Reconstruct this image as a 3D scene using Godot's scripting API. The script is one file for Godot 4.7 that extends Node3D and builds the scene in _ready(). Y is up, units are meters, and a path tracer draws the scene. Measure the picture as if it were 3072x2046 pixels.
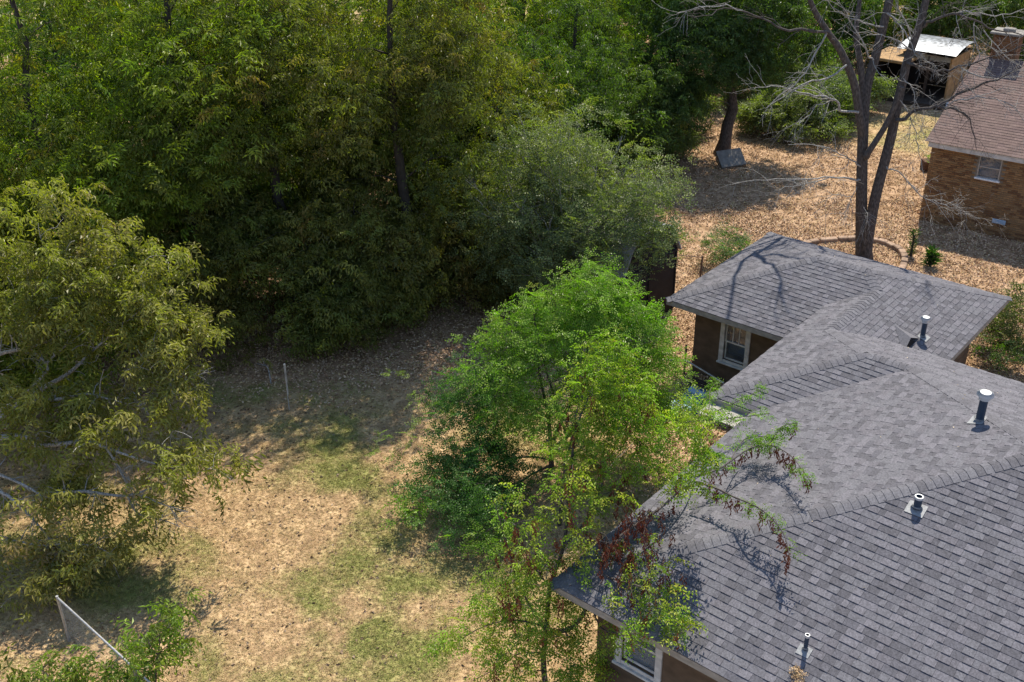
extends Node3D
# A back yard seen from a drone: grey shingled house, wooded edge, bare tree, brick neighbour.

const CAM_H := 15.46
const FOCAL := 3259.7        # photograph pixels
const PITCH := 0.5016
const ROLL := -0.0112
const SUN := Vector3(0.193, 0.812, -0.551)

var rng := RandomNumberGenerator.new()
var noise := FastNoiseLite.new()
var fine := FastNoiseLite.new()
var M := {}
var taken := {}


# ---------- pixels of the photograph to points ----------
func ray(px: float, py: float) -> Vector3:
	var x := px - 1536.0
	var y := py - 1023.0
	var a := x * cos(ROLL) + y * sin(ROLL)
	var b := -x * sin(ROLL) + y * cos(ROLL)
	var r := a / FOCAL
	var u := -b / FOCAL
	return Vector3(r, -sin(PITCH) + u * cos(PITCH), -(cos(PITCH) + u * sin(PITCH)))


func at_h(px: float, py: float, h := 0.0) -> Vector3:
	var d := ray(px, py)
	return Vector3(0, CAM_H, 0) + d * ((h - CAM_H) / d.y)


func at_z(px: float, py: float, z: float) -> Vector3:
	var d := ray(px, py)
	return Vector3(0, CAM_H, 0) + d * (z / d.z)


func in_frame(p: Vector3, margin := 0.0) -> bool:
	var g := -p.z
	var y := p.y - CAM_H
	var fw := g * cos(PITCH) - y * sin(PITCH)
	var up := g * sin(PITCH) + y * cos(PITCH)
	return fw > 1.0 and absf(FOCAL * p.x / fw) < 1536.0 + margin and absf(FOCAL * up / fw) < 1023.0 + margin


# ---------- materials ----------
func lin(r: float, g: float, b: float) -> Color:
	return Color(r, g, b).linear_to_srgb()


func noise_tex(freq: float, lo: float, hi: float, size := 256, type := FastNoiseLite.TYPE_SIMPLEX, octaves := 4, sd := 3) -> Texture2D:
	var n := FastNoiseLite.new()
	n.seed = sd
	n.noise_type = type
	n.frequency = freq
	n.fractal_octaves = octaves
	var t := NoiseTexture2D.new()
	t.noise = n
	t.width = size
	t.height = size
	t.seamless = true
	var gr := Gradient.new()
	gr.set_color(0, Color(lo, lo, lo))
	gr.set_color(1, Color(hi, hi, hi))
	t.color_ramp = gr
	return t


func mat(called: String, c: Color, rough := 0.8, metal := 0.0, vertex := false) -> StandardMaterial3D:
	var m := StandardMaterial3D.new()
	m.resource_name = called
	m.albedo_color = c
	m.roughness = rough
	m.metallic = metal
	m.vertex_color_use_as_albedo = vertex
	m.metallic_specular = 0.35
	M[called] = m
	return m


func grainy(m: StandardMaterial3D, tex: Texture2D, scale: Vector3) -> void:
	m.albedo_texture = tex
	m.uv1_triplanar = true
	m.uv1_world_triplanar = true
	m.uv1_scale = scale


func leaf_mat(called: String, rough: float, back: Color, spec := 0.4) -> void:
	var m := mat(called, Color.WHITE, rough, 0.0, true)
	m.metallic_specular = spec
	m.backlight_enabled = true
	m.backlight = back
	m.cull_mode = BaseMaterial3D.CULL_DISABLED


func make_materials() -> void:
	var grain := noise_tex(0.09, 0.62, 1.0, 256, FastNoiseLite.TYPE_VALUE, 3, 5)
	var blotch := noise_tex(0.02, 0.75, 1.0, 256, FastNoiseLite.TYPE_SIMPLEX, 5, 8)
	grainy(mat("shingle", Color.WHITE, 0.93, 0.0, true), grain, Vector3(2.2, 2.2, 2.2))
	grainy(mat("bark_grey", lin(0.17, 0.145, 0.13), 0.95), noise_tex(0.05, 0.45, 1.0, 256, FastNoiseLite.TYPE_SIMPLEX, 5, 4), Vector3(1.2, 0.4, 1.2))
	grainy(mat("bark_pale", lin(0.6, 0.57, 0.52), 0.9), noise_tex(0.05, 0.4, 1.0, 256, FastNoiseLite.TYPE_SIMPLEX, 5, 6), Vector3(1.5, 0.8, 1.5))
	grainy(mat("bark_dark", lin(0.085, 0.07, 0.058), 0.95), blotch, Vector3(1, 0.5, 1))
	grainy(mat("stucco", lin(0.15, 0.105, 0.07), 0.95), blotch, Vector3(0.6, 0.6, 0.6))
	grainy(mat("trim", lin(0.55, 0.53, 0.49), 0.75), blotch, Vector3(0.7, 0.7, 0.7))
	grainy(mat("trim_old", lin(0.36, 0.34, 0.30), 0.85), blotch, Vector3(0.9, 0.9, 0.9))
	grainy(mat("white_paint", lin(0.7, 0.69, 0.66), 0.6), blotch, Vector3(0.7, 0.7, 0.7))
	mat("brick", Color.WHITE, 0.95, 0.0, true)
	M.brick.albedo_texture = blotch
	M.brick.uv1_triplanar = true
	M.brick.uv1_world_triplanar = true
	M.brick.uv1_scale = Vector3(3, 3, 3)
	grainy(mat("mortar", lin(0.27, 0.23, 0.18), 1.0), blotch, Vector3(1, 1, 1))
	grainy(mat("concrete", lin(0.30, 0.28, 0.25), 0.95), blotch, Vector3(0.8, 0.8, 0.8))
	grainy(mat("stone", Color.WHITE, 0.95, 0.0, true), blotch, Vector3(1.3, 1.3, 1.3))
	grainy(mat("shed_metal", lin(0.028, 0.026, 0.03), 0.7), blotch, Vector3(0.5, 0.5, 0.5))
	grainy(mat("shed_roof", lin(0.40, 0.40, 0.42), 0.6), blotch, Vector3(0.5, 0.5, 0.5))
	grainy(mat("tin_roof", lin(0.34, 0.37, 0.42), 0.4, 0.3), noise_tex(0.03, 0.45, 1.0, 256, FastNoiseLite.TYPE_SIMPLEX, 4, 12), Vector3(0.4, 0.4, 0.4))
	grainy(mat("tan_panel", lin(0.42, 0.26, 0.12), 0.85), blotch, Vector3(0.6, 0.6, 0.6))
	grainy(mat("old_wood", lin(0.12, 0.09, 0.07), 0.95), noise_tex(0.04, 0.5, 1.0, 256, FastNoiseLite.TYPE_SIMPLEX, 4, 14), Vector3(0.4, 2.0, 2.0))
	grainy(mat("galvanised", lin(0.50, 0.50, 0.50), 0.42, 0.5), blotch, Vector3(2, 2, 2))
	mat("rust_pipe", lin(0.11, 0.075, 0.06), 0.9)
	mat("vent_grey", lin(0.035, 0.055, 0.085), 0.45, 0.1)
	mat("vent_cap", lin(0.50, 0.51, 0.52), 0.5, 0.2)
	grainy(mat("flashing", lin(0.30, 0.31, 0.32), 0.6, 0.2), blotch, Vector3(3, 3, 3))
	mat("vent_hole", lin(0.01, 0.01, 0.012), 0.9)
	mat("blue_plastic", lin(0.035, 0.10, 0.26), 0.35)
	mat("pale_blue_plastic", lin(0.34, 0.46, 0.58), 0.4)
	mat("curtain", lin(0.26, 0.27, 0.29), 0.9)
	mat("room_wall", lin(0.35, 0.33, 0.30), 0.9)
	var g := mat("glass", Color(0.5, 0.55, 0.6, 0.15), 0.04)
	g.transparency = BaseMaterial3D.TRANSPARENCY_ALPHA
	g.metallic_specular = 0.5
	leaf_mat("leaf_glossy", 0.45, Color(0.9, 1.0, 0.35), 0.45)
	leaf_mat("leaf_soft", 0.45, Color(0.8, 1.0, 0.3), 0.45)
	leaf_mat("grass_blade", 0.8, Color(0.7, 0.65, 0.4), 0.2)
	leaf_mat("dead_leaf", 0.75, Color(0.25, 0.2, 0.12), 0.3)


# ---------- mesh building ----------
class MB:
	var v := PackedVector3Array()
	var n := PackedVector3Array()
	var c := PackedColorArray()
	var uv := PackedVector2Array()
	var col := Color.WHITE

	func tri(a: Vector3, b: Vector3, d: Vector3, nn := Vector3.ZERO) -> void:
		if nn == Vector3.ZERO:
			nn = (d - a).cross(b - a).normalized()
		elif (d - a).cross(b - a).dot(nn) < 0.0:
			var sw := b
			b = d
			d = sw
		v.append(a); v.append(b); v.append(d)
		n.append(nn); n.append(nn); n.append(nn)
		c.append(col); c.append(col); c.append(col)

	func quad(a: Vector3, b: Vector3, d: Vector3, e: Vector3) -> void:
		tri(a, b, d)
		tri(a, d, e)

	func tri_s(a: Vector3, b: Vector3, d: Vector3, na: Vector3, nb: Vector3, nd: Vector3) -> void:
		if (d - a).cross(b - a).dot(na + nb + nd) < 0.0:
			var sw := b
			b = d
			d = sw
			sw = nb
			nb = nd
			nd = sw
		v.append(a); v.append(b); v.append(d)
		n.append(na); n.append(nb); n.append(nd)
		c.append(col); c.append(col); c.append(col)

	# a box given by centre and half axes
	func obox(o: Vector3, x: Vector3, y: Vector3, z: Vector3) -> void:
		if x.cross(y).dot(z) < 0.0:
			z = -z
		for f in [[x, y, z], [-x, z, y], [y, z, x], [-y, x, z], [z, x, y], [-z, y, x]]:
			var p: Vector3 = o + f[0]
			var a: Vector3 = f[1]
			var b: Vector3 = f[2]
			quad(p - a - b, p - a + b, p + a + b, p + a - b)

	func box(mn: Vector3, mx: Vector3) -> void:
		var h := (mx - mn) / 2.0
		obox((mn + mx) / 2.0, Vector3(h.x, 0, 0), Vector3(0, h.y, 0), Vector3(0, 0, h.z))

	# a box with its edges taken off
	func bevel_box(mn: Vector3, mx: Vector3, e: float) -> void:
		var ce := (mn + mx) / 2.0
		var h := (mx - mn) / 2.0
		e = minf(e, minf(h.x, minf(h.y, h.z)) * 0.6)
		var ax := [Vector3(1, 0, 0), Vector3(0, 1, 0), Vector3(0, 0, 1)]
		for i in 3:
			for s in [-1.0, 1.0]:
				var a: Vector3 = ax[i] * s
				var b: Vector3 = ax[(i + 1) % 3]
				var d: Vector3 = ax[(i + 2) % 3] * s
				var hb: float = h[(i + 1) % 3] - e
				var hd: float = h[(i + 2) % 3] - e
				var o: Vector3 = ce + a * h[i]
				quad(o - b * hb - d * hd, o - b * hb + d * hd, o + b * hb + d * hd, o + b * hb - d * hd)
		for i in 3:
			var j := (i + 1) % 3
			var k := (i + 2) % 3
			for s in [-1.0, 1.0]:
				for t in [-1.0, 1.0]:
					var p1: Vector3 = ce + ax[i] * s * h[i] + ax[j] * t * (h[j] - e)
					var p2: Vector3 = ce + ax[i] * s * (h[i] - e) + ax[j] * t * h[j]
					var w: Vector3 = ax[k] * (h[k] - e)
					if s * t > 0.0:
						quad(p1 - w, p1 + w, p2 + w, p2 - w)
					else:
						quad(p1 + w, p1 - w, p2 - w, p2 + w)
		for s in [-1.0, 1.0]:
			for t in [-1.0, 1.0]:
				for r in [-1.0, 1.0]:
					var a := ce + Vector3(s * h.x, t * (h.y - e), r * (h.z - e))
					var b := ce + Vector3(s * (h.x - e), t * h.y, r * (h.z - e))
					var d := ce + Vector3(s * (h.x - e), t * (h.y - e), r * h.z)
					if s * t * r > 0.0:
						tri(a, d, b)
					else:
						tri(a, b, d)

	# a tapered tube through points
	func tube(p: PackedVector3Array, r: PackedFloat32Array, sides := 6, cap := true) -> void:
		var m := p.size()
		if m < 2:
			return
		var ref := Vector3(0.31, 0.1, 0.95)
		var rings := []
		for i in m:
			var t := (p[mini(i + 1, m - 1)] - p[maxi(i - 1, 0)]).normalized()
			var x := ref - t * ref.dot(t)
			if x.length() < 0.05:
				x = Vector3(1, 0.2, 0) - t * Vector3(1, 0.2, 0).dot(t)
			x = x.normalized()
			ref = x
			var y := t.cross(x)
			var ring := PackedVector3Array()
			for k in sides:
				var a := TAU * k / sides
				ring.append(x * cos(a) + y * sin(a))
			rings.append(ring)
		for i in m - 1:
			for k in sides:
				var l := (k + 1) % sides
				var a0: Vector3 = rings[i][k]
				var a1: Vector3 = rings[i][l]
				var b0: Vector3 = rings[i + 1][k]
				var b1: Vector3 = rings[i + 1][l]
				var A := p[i] + a0 * r[i]
				var B := p[i] + a1 * r[i]
				var C := p[i + 1] + b1 * r[i + 1]
				var D := p[i + 1] + b0 * r[i + 1]
				tri_s(A, C, B, a0, b1, a1)
				tri_s(A, D, C, a0, b0, b1)
		if cap:
			for e in [0, m - 1]:
				var t := (p[1] - p[0]).normalized() * -1.0 if e == 0 else (p[m - 1] - p[m - 2]).normalized()
				for k in sides:
					tri(p[e], p[e] + rings[e][k] * r[e], p[e] + rings[e][(k + 1) % sides] * r[e], t)

	func rod(a: Vector3, b: Vector3, r: float, sides := 8) -> void:
		tube(PackedVector3Array([a, b]), PackedFloat32Array([r, r]), sides)

	# a leaf of two folded faces
	func leaf(a: Vector3, along: Vector3, side: Vector3, l: float, w: float, fold := 0.25) -> void:
		var up := side.cross(along).normalized()
		var m := a + along * l * 0.45
		var t := a + along * l - up * l * 0.12
		var e := m + side * w * 0.5 + up * w * fold
		var f := m - side * w * 0.5 + up * w * fold
		tri(a, e, t)
		tri(a, t, f)

	func mesh() -> ArrayMesh:
		var am := ArrayMesh.new()
		var arr := []
		arr.resize(Mesh.ARRAY_MAX)
		arr[Mesh.ARRAY_VERTEX] = v
		arr[Mesh.ARRAY_NORMAL] = n
		arr[Mesh.ARRAY_COLOR] = c
		if uv.size() == v.size():
			arr[Mesh.ARRAY_TEX_UV] = uv
		am.add_surface_from_arrays(Mesh.PRIMITIVE_TRIANGLES, arr)
		return am


# ---------- nodes ----------
func numbered(called: String) -> String:
	if not taken.has(called):
		taken[called] = 0
		return called
	taken[called] += 1
	return "%s_%03d" % [called, taken[called]]


func tag(o: Node, label: String, category := "", group := "", kind := "") -> void:
	if label: o.set_meta("label", label)
	if category: o.set_meta("category", category)
	if group: o.set_meta("group", group)
	if kind: o.set_meta("kind", kind)


func thing(called: String, label: String, category: String, at := Vector3.ZERO, turn := 0.0, group := "") -> Node3D:
	var o := Node3D.new()
	o.name = numbered(called)
	add_child(o)
	o.position = at
	o.rotation.y = turn
	tag(o, label, category, group)
	return o


func part(called: String, mb, m: Material, parent: Node, kind := "") -> MeshInstance3D:
	var o := MeshInstance3D.new()
	o.name = called
	o.mesh = mb.mesh() if mb is MB else mb
	o.material_override = m
	parent.add_child(o, true)
	if kind: o.set_meta("kind", kind)
	return o


func solo(called: String, mb, m: Material, label: String, category: String, group := "", kind := "") -> MeshInstance3D:
	var o := part(numbered(called), mb, m, self)
	tag(o, label, category, group, kind)
	return o


class Scatter:
	var buf := PackedFloat32Array()
	var count := 0
	func put(b: Basis, o: Vector3, c: Color) -> void:
		buf.append_array(PackedFloat32Array([b.x.x, b.y.x, b.z.x, o.x, b.x.y, b.y.y, b.z.y, o.y, b.x.z, b.y.z, b.z.z, o.z, c.r, c.g, c.b, 1.0]))
		count += 1


func scatter_node(called: String, s: Scatter, mesh: Mesh, m: Material, parent: Node) -> MultiMeshInstance3D:
	var mm := MultiMesh.new()
	mm.transform_format = MultiMesh.TRANSFORM_3D
	mm.use_colors = true
	mm.mesh = mesh
	mm.instance_count = s.count
	mm.buffer = s.buf
	var o := MultiMeshInstance3D.new()
	o.name = called
	o.multimesh = mm
	o.material_override = m
	parent.add_child(o, true)
	return o


func rnd(a: float, b: float) -> float:
	return rng.randf_range(a, b)


func rvec() -> Vector3:
	return Vector3(rng.randfn(), rng.randfn(), rng.randfn())


# ---------- the grey house ----------
# plan in metres: u along one eave, v away from the camera along the other; the node's x is u and its z is -v
const HO := Vector3(0.80549, 0, -22.27318)
const HTURN := -0.70104
const SLOPE := 0.3602
const EAVE := 2.8
const LOW := 2.289           # eave of the far wing
const VA := 5.234
const VB := 11.079
const UC := 7.153
const UE := 3.894
const VE := 0.938
const UG := 4.936
const VF := -6.143
const VN := 5.774
const UM := 20.0
var shingle_all := []        # every whole shingle: [distance, transform, width, tone, thick]
var shingle_field := MB.new()
var shingle_mesh := {}
const TABS := [0.10, 0.14, 0.18, 0.22, 0.28]
const TONES := [Color(0.152, 0.147, 0.165), Color(0.177, 0.172, 0.192), Color(0.190, 0.185, 0.206), Color(0.208, 0.203, 0.224), Color(0.136, 0.132, 0.149), Color(0.183, 0.178, 0.198)]


func hw(p: Vector3) -> Vector3:
	return HO + p.rotated(Vector3.UP, HTURN)


# one roof face: polygon in plan (u, v), eave point, direction uphill in plan, eave height
func roof_face(poly: PackedVector2Array, foot: Vector2, up: Vector2, y0: float, deck: MB) -> void:
	var along := Vector2(-up.y, up.x)
	var run := 0.143 / sqrt(1.0 + SLOPE * SLOPE)
	var n3 := Vector3(-up.x * SLOPE, 1.0, up.y * SLOPE).normalized()
	var x3 := Vector3(along.x, 0, -along.y)
	var s3 := n3.cross(x3)
	if s3.y < 0.0:
		s3 = -s3
	var lo := INF
	var hi := -INF
	var top := 0.0
	for p in poly:
		lo = minf(lo, (p - foot).dot(along))
		hi = maxf(hi, (p - foot).dot(along))
		top = maxf(top, (p - foot).dot(up))
	var grown := PackedVector2Array()
	for p in poly:
		grown.append(p)
	# deck under the shingles, drawn from both sides as the underside of the eaves
	var tri := Geometry2D.triangulate_polygon(poly)
	for i in range(0, tri.size(), 3):
		var q := []
		for k in 3:
			var p: Vector2 = poly[tri[i + k]]
			q.append(Vector3(p.x, y0 + SLOPE * (p - foot).dot(up) - 0.012, -p.y))
		deck.tri(q[0], q[1], q[2], n3)
	var k := 0
	while k * run < top:
		var a := k * run - (0.015 if k == 0 else 0.0)
		var b := (k + 1) * run
		var s := lo - rnd(0.0, 0.3)
		var last := 0
		while s < hi:
			var wi := rng.randi_range(0, 4)
			var w: float = TABS[wi]
			var thick := last == 0
			last = 1 - last
			var tone := rng.randi_range(0, 5)
			if thick and rng.randf() < 0.55: tone = rng.randi_range(1, 3)
			if not thick and rng.randf() < 0.45: tone = [0, 4, 5][rng.randi_range(0, 2)]
			var r := PackedVector2Array([foot + up * a + along * s, foot + up * a + along * (s + w), foot + up * b + along * (s + w), foot + up * b + along * s])
			var mid := foot + up * (a + b) / 2.0 + along * (s + w / 2.0)
			s += w
			var m3 := Vector3(mid.x, y0 + SLOPE * (mid - foot).dot(up), -mid.y)
			var whole := k > 0
			if whole:
				for c in r:
					if not Geometry2D.is_point_in_polygon(c, grown):
						whole = false
						break
			if whole:
				var xf := Transform3D(Basis(x3, n3, x3.cross(n3)), m3)
				# local z points uphill or downhill: keep it downhill
				if xf.basis.z.dot(s3) > 0.0:
					xf.basis = Basis(-x3, n3, (-x3).cross(n3))
				var world := hw(m3)
				var dist := world.distance_to(Vector3(0, CAM_H, 0)) if in_frame(world, -40.0) else 1000.0
				shingle_all.append([dist, xf, wi, tone, thick])
				continue
			for pc in Geometry2D.intersect_polygons(r, grown):
				if pc.size() < 3:
					continue
				var ctr := Vector2.ZERO
				for p in pc: ctr += p / pc.size()
				var area := 0.0
				for i in pc.size(): area += pc[i].cross(pc[(i + 1) % pc.size()]) / 2.0
				if absf(area) < 0.0006:
					continue
				var t0 := 0.017 if thick else 0.009
				shingle_field.col = TONES[tone]
				var topf := []
				var bot := []
				for p in pc:
					var f := clampf(((p - foot).dot(up) - a) / (b - a), 0.0, 1.0)
					var base := Vector3(p.x, y0 + SLOPE * (p - foot).dot(up), -p.y)
					topf.append(base + n3 * lerpf(t0, 0.002, f))
					bot.append(base - n3 * 0.008)
				for i in range(1, pc.size() - 1):
					shingle_field.tri(topf[0], topf[i], topf[i + 1], n3)
				for i in pc.size():
					var j := (i + 1) % pc.size()
					var e: Vector2 = pc[j] - pc[i]
					var out2 := Vector2(e.y, -e.x)
					if out2.dot(ctr - pc[i]) > 0.0: out2 = -out2
					var on := Vector3(out2.x, 0, -out2.y).normalized()
					shingle_field.tri(topf[i], topf[j], bot[j], on)
					shingle_field.tri(topf[i], bot[j], bot[i], on)
		k += 1


func shingle_shape(mb: MB, xf: Transform3D, w: float, tone: Color, thick: bool) -> void:
	# local x along the course, y out of the roof, z downhill
	mb.col = tone
	var h := w / 2.0 - 0.0015
	var t := 0.017 if thick else 0.009
	var P := [Vector3(-h, 0.002, -0.0715), Vector3(h, 0.002, -0.0715), Vector3(h, t, 0.0715), Vector3(-h, t, 0.0715), Vector3(h, -0.004, 0.0715), Vector3(-h, -0.004, 0.0715), Vector3(h, -0.004, -0.0715), Vector3(-h, -0.004, -0.0715)]
	for i in 8: P[i] = xf * P[i]
	mb.quad(P[0], P[1], P[2], P[3])
	mb.quad(P[3], P[2], P[4], P[5])
	mb.quad(P[2], P[1], P[6], P[4])
	mb.quad(P[0], P[3], P[5], P[7])


# caps along a hip or ridge from a low to a high point; n1 and n2 are the uphill plan directions of the two faces
func cap_line(a: Vector3, b: Vector3, up1: Vector2, up2: Vector2, roof: Node, level := false) -> void:
	var dir := (b - a).normalized()
	var n1 := Vector3(-up1.x * SLOPE, 1, up1.y * SLOPE).normalized()
	var n2 := Vector3(-up2.x * SLOPE, 1, up2.y * SLOPE).normalized()
	var w1 := n1.cross(dir).normalized()
	if w1.dot(Vector3(-up1.x, 0, up1.y)) < 0.0: w1 = -w1
	var w2 := n2.cross(dir).normalized()
	if w2.dot(Vector3(-up2.x, 0, up2.y)) < 0.0: w2 = -w2
	var nm := (n1 + n2).normalized()
	var sect := [[w1, 0.15, n1, 0.005], [w1, 0.06, n1, 0.012], [w1, 0.0, nm, 0.017], [w2, 0.06, n2, 0.012], [w2, 0.15, n2, 0.005]]
	var variants := []
	for tone in 4:
		var mb := MB.new()
		mb.col = TONES[tone] * 0.97
		var low := []
		var high := []
		var foot := []
		for q in sect:
			low.append(q[0] * q[1] + q[2] * (q[3] + 0.014))
			foot.append(q[0] * q[1] - q[2] * 0.004)
			high.append(dir * 0.155 + q[0] * q[1] * 0.98 + q[2] * (q[3] + 0.004))
		var prev := []
		for i in 4:
			var na: Vector3 = (sect[i][2] + nm * 0.6).normalized() if i != 2 else nm
			var nb: Vector3 = (sect[i + 1][2] + nm * 0.6).normalized() if i != 1 else nm
			mb.tri_s(low[i], high[i], high[i + 1], na, na, nb)
			mb.tri_s(low[i], high[i + 1], low[i + 1], na, nb, nb)
			mb.tri(low[i], low[i + 1], foot[i + 1], -dir)
			mb.tri(low[i], foot[i + 1], foot[i], -dir)
		for e in [0, 4]:
			var on: Vector3 = sect[e][0]
			var hf: Vector3 = high[e] - sect[e][2] * 0.02
			mb.tri(low[e], high[e], hf, on)
			mb.tri(low[e], hf, foot[e], on)
		variants.append(mb.mesh())
	var count := int(a.distance_to(b) / 0.143)
	for i in count:
		var o := part("ridge_cap", variants[rng.randi_range(0, 3)], M.shingle, roof)
		o.position = a + dir * (0.143 * i)


func wall_with_hole(mb: MB, y0: float, y1: float, a: float, b: float, plane: float, axis: int, hole: Array, t := 0.14, face := 1.0) -> void:
	# a wall from a to b along u (axis 0) or v (axis 1) at the other coordinate = plane; hole = [a0, a1, y0, y1] or []
	var spans := [[a, b, y0, y1]]
	if hole:
		spans = [[a, hole[0], y0, y1], [hole[1], b, y0, y1], [hole[0], hole[1], y0, hole[2]], [hole[0], hole[1], hole[3], y1]]
	for s in spans:
		if s[1] - s[0] < 0.01 or s[3] - s[2] < 0.01: continue
		if axis == 0:
			mb.box(Vector3(s[0], s[2], -plane - (t if face > 0.0 else 0.0)), Vector3(s[1], s[3], -plane + (0.0 if face > 0.0 else t)))
		else:
			mb.box(Vector3(plane - (0.0 if face > 0.0 else t), s[2], -s[1]), Vector3(plane + (t if face > 0.0 else 0.0), s[3], -s[0]))


# a window in a wall that faces the camera (towards -v): u0..u1, y0..y1 outer trim, wall face at v = plane
func sash_window(house: Node, u0: float, u1: float, y0: float, y1: float, plane: float, muntins: int, label: String, blind: bool) -> void:
	var z := -plane
	var tw := 0.13
	var f := MB.new()
	f.bevel_box(Vector3(u0, y0, z - 0.02), Vector3(u0 + tw, y1, z + 0.035), 0.006)
	f.bevel_box(Vector3(u1 - tw, y0, z - 0.02), Vector3(u1, y1, z + 0.035), 0.006)
	f.bevel_box(Vector3(u0 + tw, y1 - tw, z - 0.02), Vector3(u1 - tw, y1, z + 0.033), 0.006)
	f.bevel_box(Vector3(u0 - 0.03, y0 - 0.05, z - 0.02), Vector3(u1 + 0.03, y0 + 0.002, z + 0.07), 0.008)
	f.bevel_box(Vector3(u0 + tw, y0 + 0.004, z - 0.02), Vector3(u1 - tw, y0 + 0.08, z + 0.02), 0.006)
	var w := part("window", f, M.white_paint, house)
	w.set_meta("label", label)
	var a := u0 + tw
	var b := u1 - tw
	var c := y0 + 0.08
	var d := y1 - tw
	var mid := (c + d) / 2.0
	var s := MB.new()
	for r in [[c, mid + 0.02, -0.06], [mid - 0.02, d, -0.03]]:
		var zz: float = z + r[2]
		s.box(Vector3(a, r[0], zz - 0.025), Vector3(a + 0.045, r[1], zz))
		s.box(Vector3(b - 0.045, r[0], zz - 0.025), Vector3(b, r[1], zz))
		s.box(Vector3(a + 0.045, r[0], zz - 0.024), Vector3(b - 0.045, r[0] + 0.045, zz - 0.001))
		s.box(Vector3(a + 0.045, r[1] - 0.045, zz - 0.024), Vector3(b - 0.045, r[1], zz - 0.001))
	part("sash", s, M.white_paint, w)
	for i in muntins:
		var mm := MB.new()
		var x := lerpf(a + 0.045, b - 0.045, float(i + 1) / (muntins + 1))
		mm.box(Vector3(x - 0.012, mid + 0.022, z - 0.052), Vector3(x + 0.012, d - 0.042, z - 0.033))
		part("muntin", mm, M.white_paint, w)
	for r in [[c + 0.03, mid, -0.075], [mid, d - 0.03, -0.045]]:
		var g := MB.new()
		g.box(Vector3(a + 0.03, r[0], z + r[2] - 0.002), Vector3(b - 0.03, r[1], z + r[2] + 0.002))
		part("pane", g, M.glass, w)
	var back := MB.new()
	if blind:
		back.box(Vector3(a - 0.05, c - 0.05, z - 0.16), Vector3(b + 0.05, d + 0.1, z - 0.145))
		part("blind", back, M.curtain, w)
	else:
		back.box(Vector3(a - 0.3, c - 0.3, z - 0.9), Vector3(b + 0.3, d + 0.3, z - 0.88))
		part("room", back, M.room_wall, w)


func vent_pipe(house: Node, base: Vector3, h: float, r: float, capped: bool, up: Vector2, label: String) -> void:
	var n3 := Vector3(-up.x * SLOPE, 1.0, up.y * SLOPE).normalized()
	var dn := Vector3(-up.x, -SLOPE, up.y).normalized()
	var sd := n3.cross(dn)
	var p := MB.new()
	var inner := 0.8
	var k := 14
	p.tube(PackedVector3Array([base - Vector3(0, 0.1, 0), base + Vector3(0, h, 0)]), PackedFloat32Array([r, r]), k, false)
	var topy := base + Vector3(0, h, 0)
	for i in k:
		var a0 := Vector3(cos(TAU * i / k), 0, sin(TAU * i / k))
		var a1 := Vector3(cos(TAU * (i + 1) / k), 0, sin(TAU * (i + 1) / k))
		p.quad(topy + a0 * r, topy + a1 * r, topy + a1 * r * inner, topy + a0 * r * inner)
		p.quad(topy + a0 * r * inner, topy + a1 * r * inner, topy + a1 * r * inner - Vector3(0, 0.25, 0), topy + a0 * r * inner - Vector3(0, 0.25, 0))
	var v := part("vent_pipe", p, M.vent_grey, house)
	v.set_meta("label", label)
	var collar := MB.new()
	collar.tube(PackedVector3Array([base + n3 * 0.02, base + Vector3(0, 0.03, 0), base + Vector3(0, 0.06, 0)]), PackedFloat32Array([r * 1.6, r * 1.4, r * 1.1]), k)
	part("collar", collar, M.flashing, v)
	var fl := MB.new()
	fl.obox(base + n3 * 0.018 + dn * 0.03, sd * (r * 1.6 + 0.05), n3 * 0.003, dn * (r * 1.2 + 0.05))
	part("flashing", fl, M.flashing, v)
	if capped:
		var c := MB.new()
		c.tube(PackedVector3Array([topy + Vector3(0, -0.05, 0), topy + Vector3(0, 0.03, 0), topy + Vector3(0, 0.035, 0), topy + Vector3(0, 0.075, 0), topy + Vector3(0, 0.095, 0)]), PackedFloat32Array([r * 1.35, r * 1.45, r * 2.05, r * 2.0, r * 1.3]), 18)
		part("rain_cap", c, M.vent_cap, v)
	else:
		var rim := MB.new()
		for i in k:
			var a0 := Vector3(cos(TAU * i / k), 0, sin(TAU * i / k))
			var a1 := Vector3(cos(TAU * (i + 1) / k), 0, sin(TAU * (i + 1) / k))
			rim.quad(topy + a0 * r * 1.12 + Vector3(0, 0.006, 0), topy + a1 * r * 1.12 + Vector3(0, 0.006, 0), topy + a1 * r * 0.8 + Vector3(0, 0.006, 0), topy + a0 * r * 0.8 + Vector3(0, 0.006, 0))
			rim.quad(topy + a0 * r * 1.12 + Vector3(0, 0.006, 0), topy + a0 * r * 1.12 - Vector3(0, 0.04, 0), topy + a1 * r * 1.12 - Vector3(0, 0.04, 0), topy + a1 * r * 1.12 + Vector3(0, 0.006, 0))
		part("rim", rim, M.vent_cap, v)


# where a line of sight meets the near roof raised by some height
func at_roof(px: float, py: float, lift: float) -> Vector3:
	var d := ray(px, py)
	var o := (Vector3(0, CAM_H, 0) - HO).rotated(Vector3.UP, -HTURN)
	var e := d.rotated(Vector3.UP, -HTURN)
	# north-west face y = EAVE + SLOPE (x - UG), south-west face y = EAVE + SLOPE (-z - VF)
	var t1 := (EAVE + lift + SLOPE * (o.x - UG) - o.y) / (e.y - SLOPE * e.x)
	var t2 := (EAVE + lift + SLOPE * (-o.z - VF) - o.y) / (e.y + SLOPE * e.z)
	return Vector3(0, CAM_H, 0) + d * maxf(t1, t2)


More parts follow.
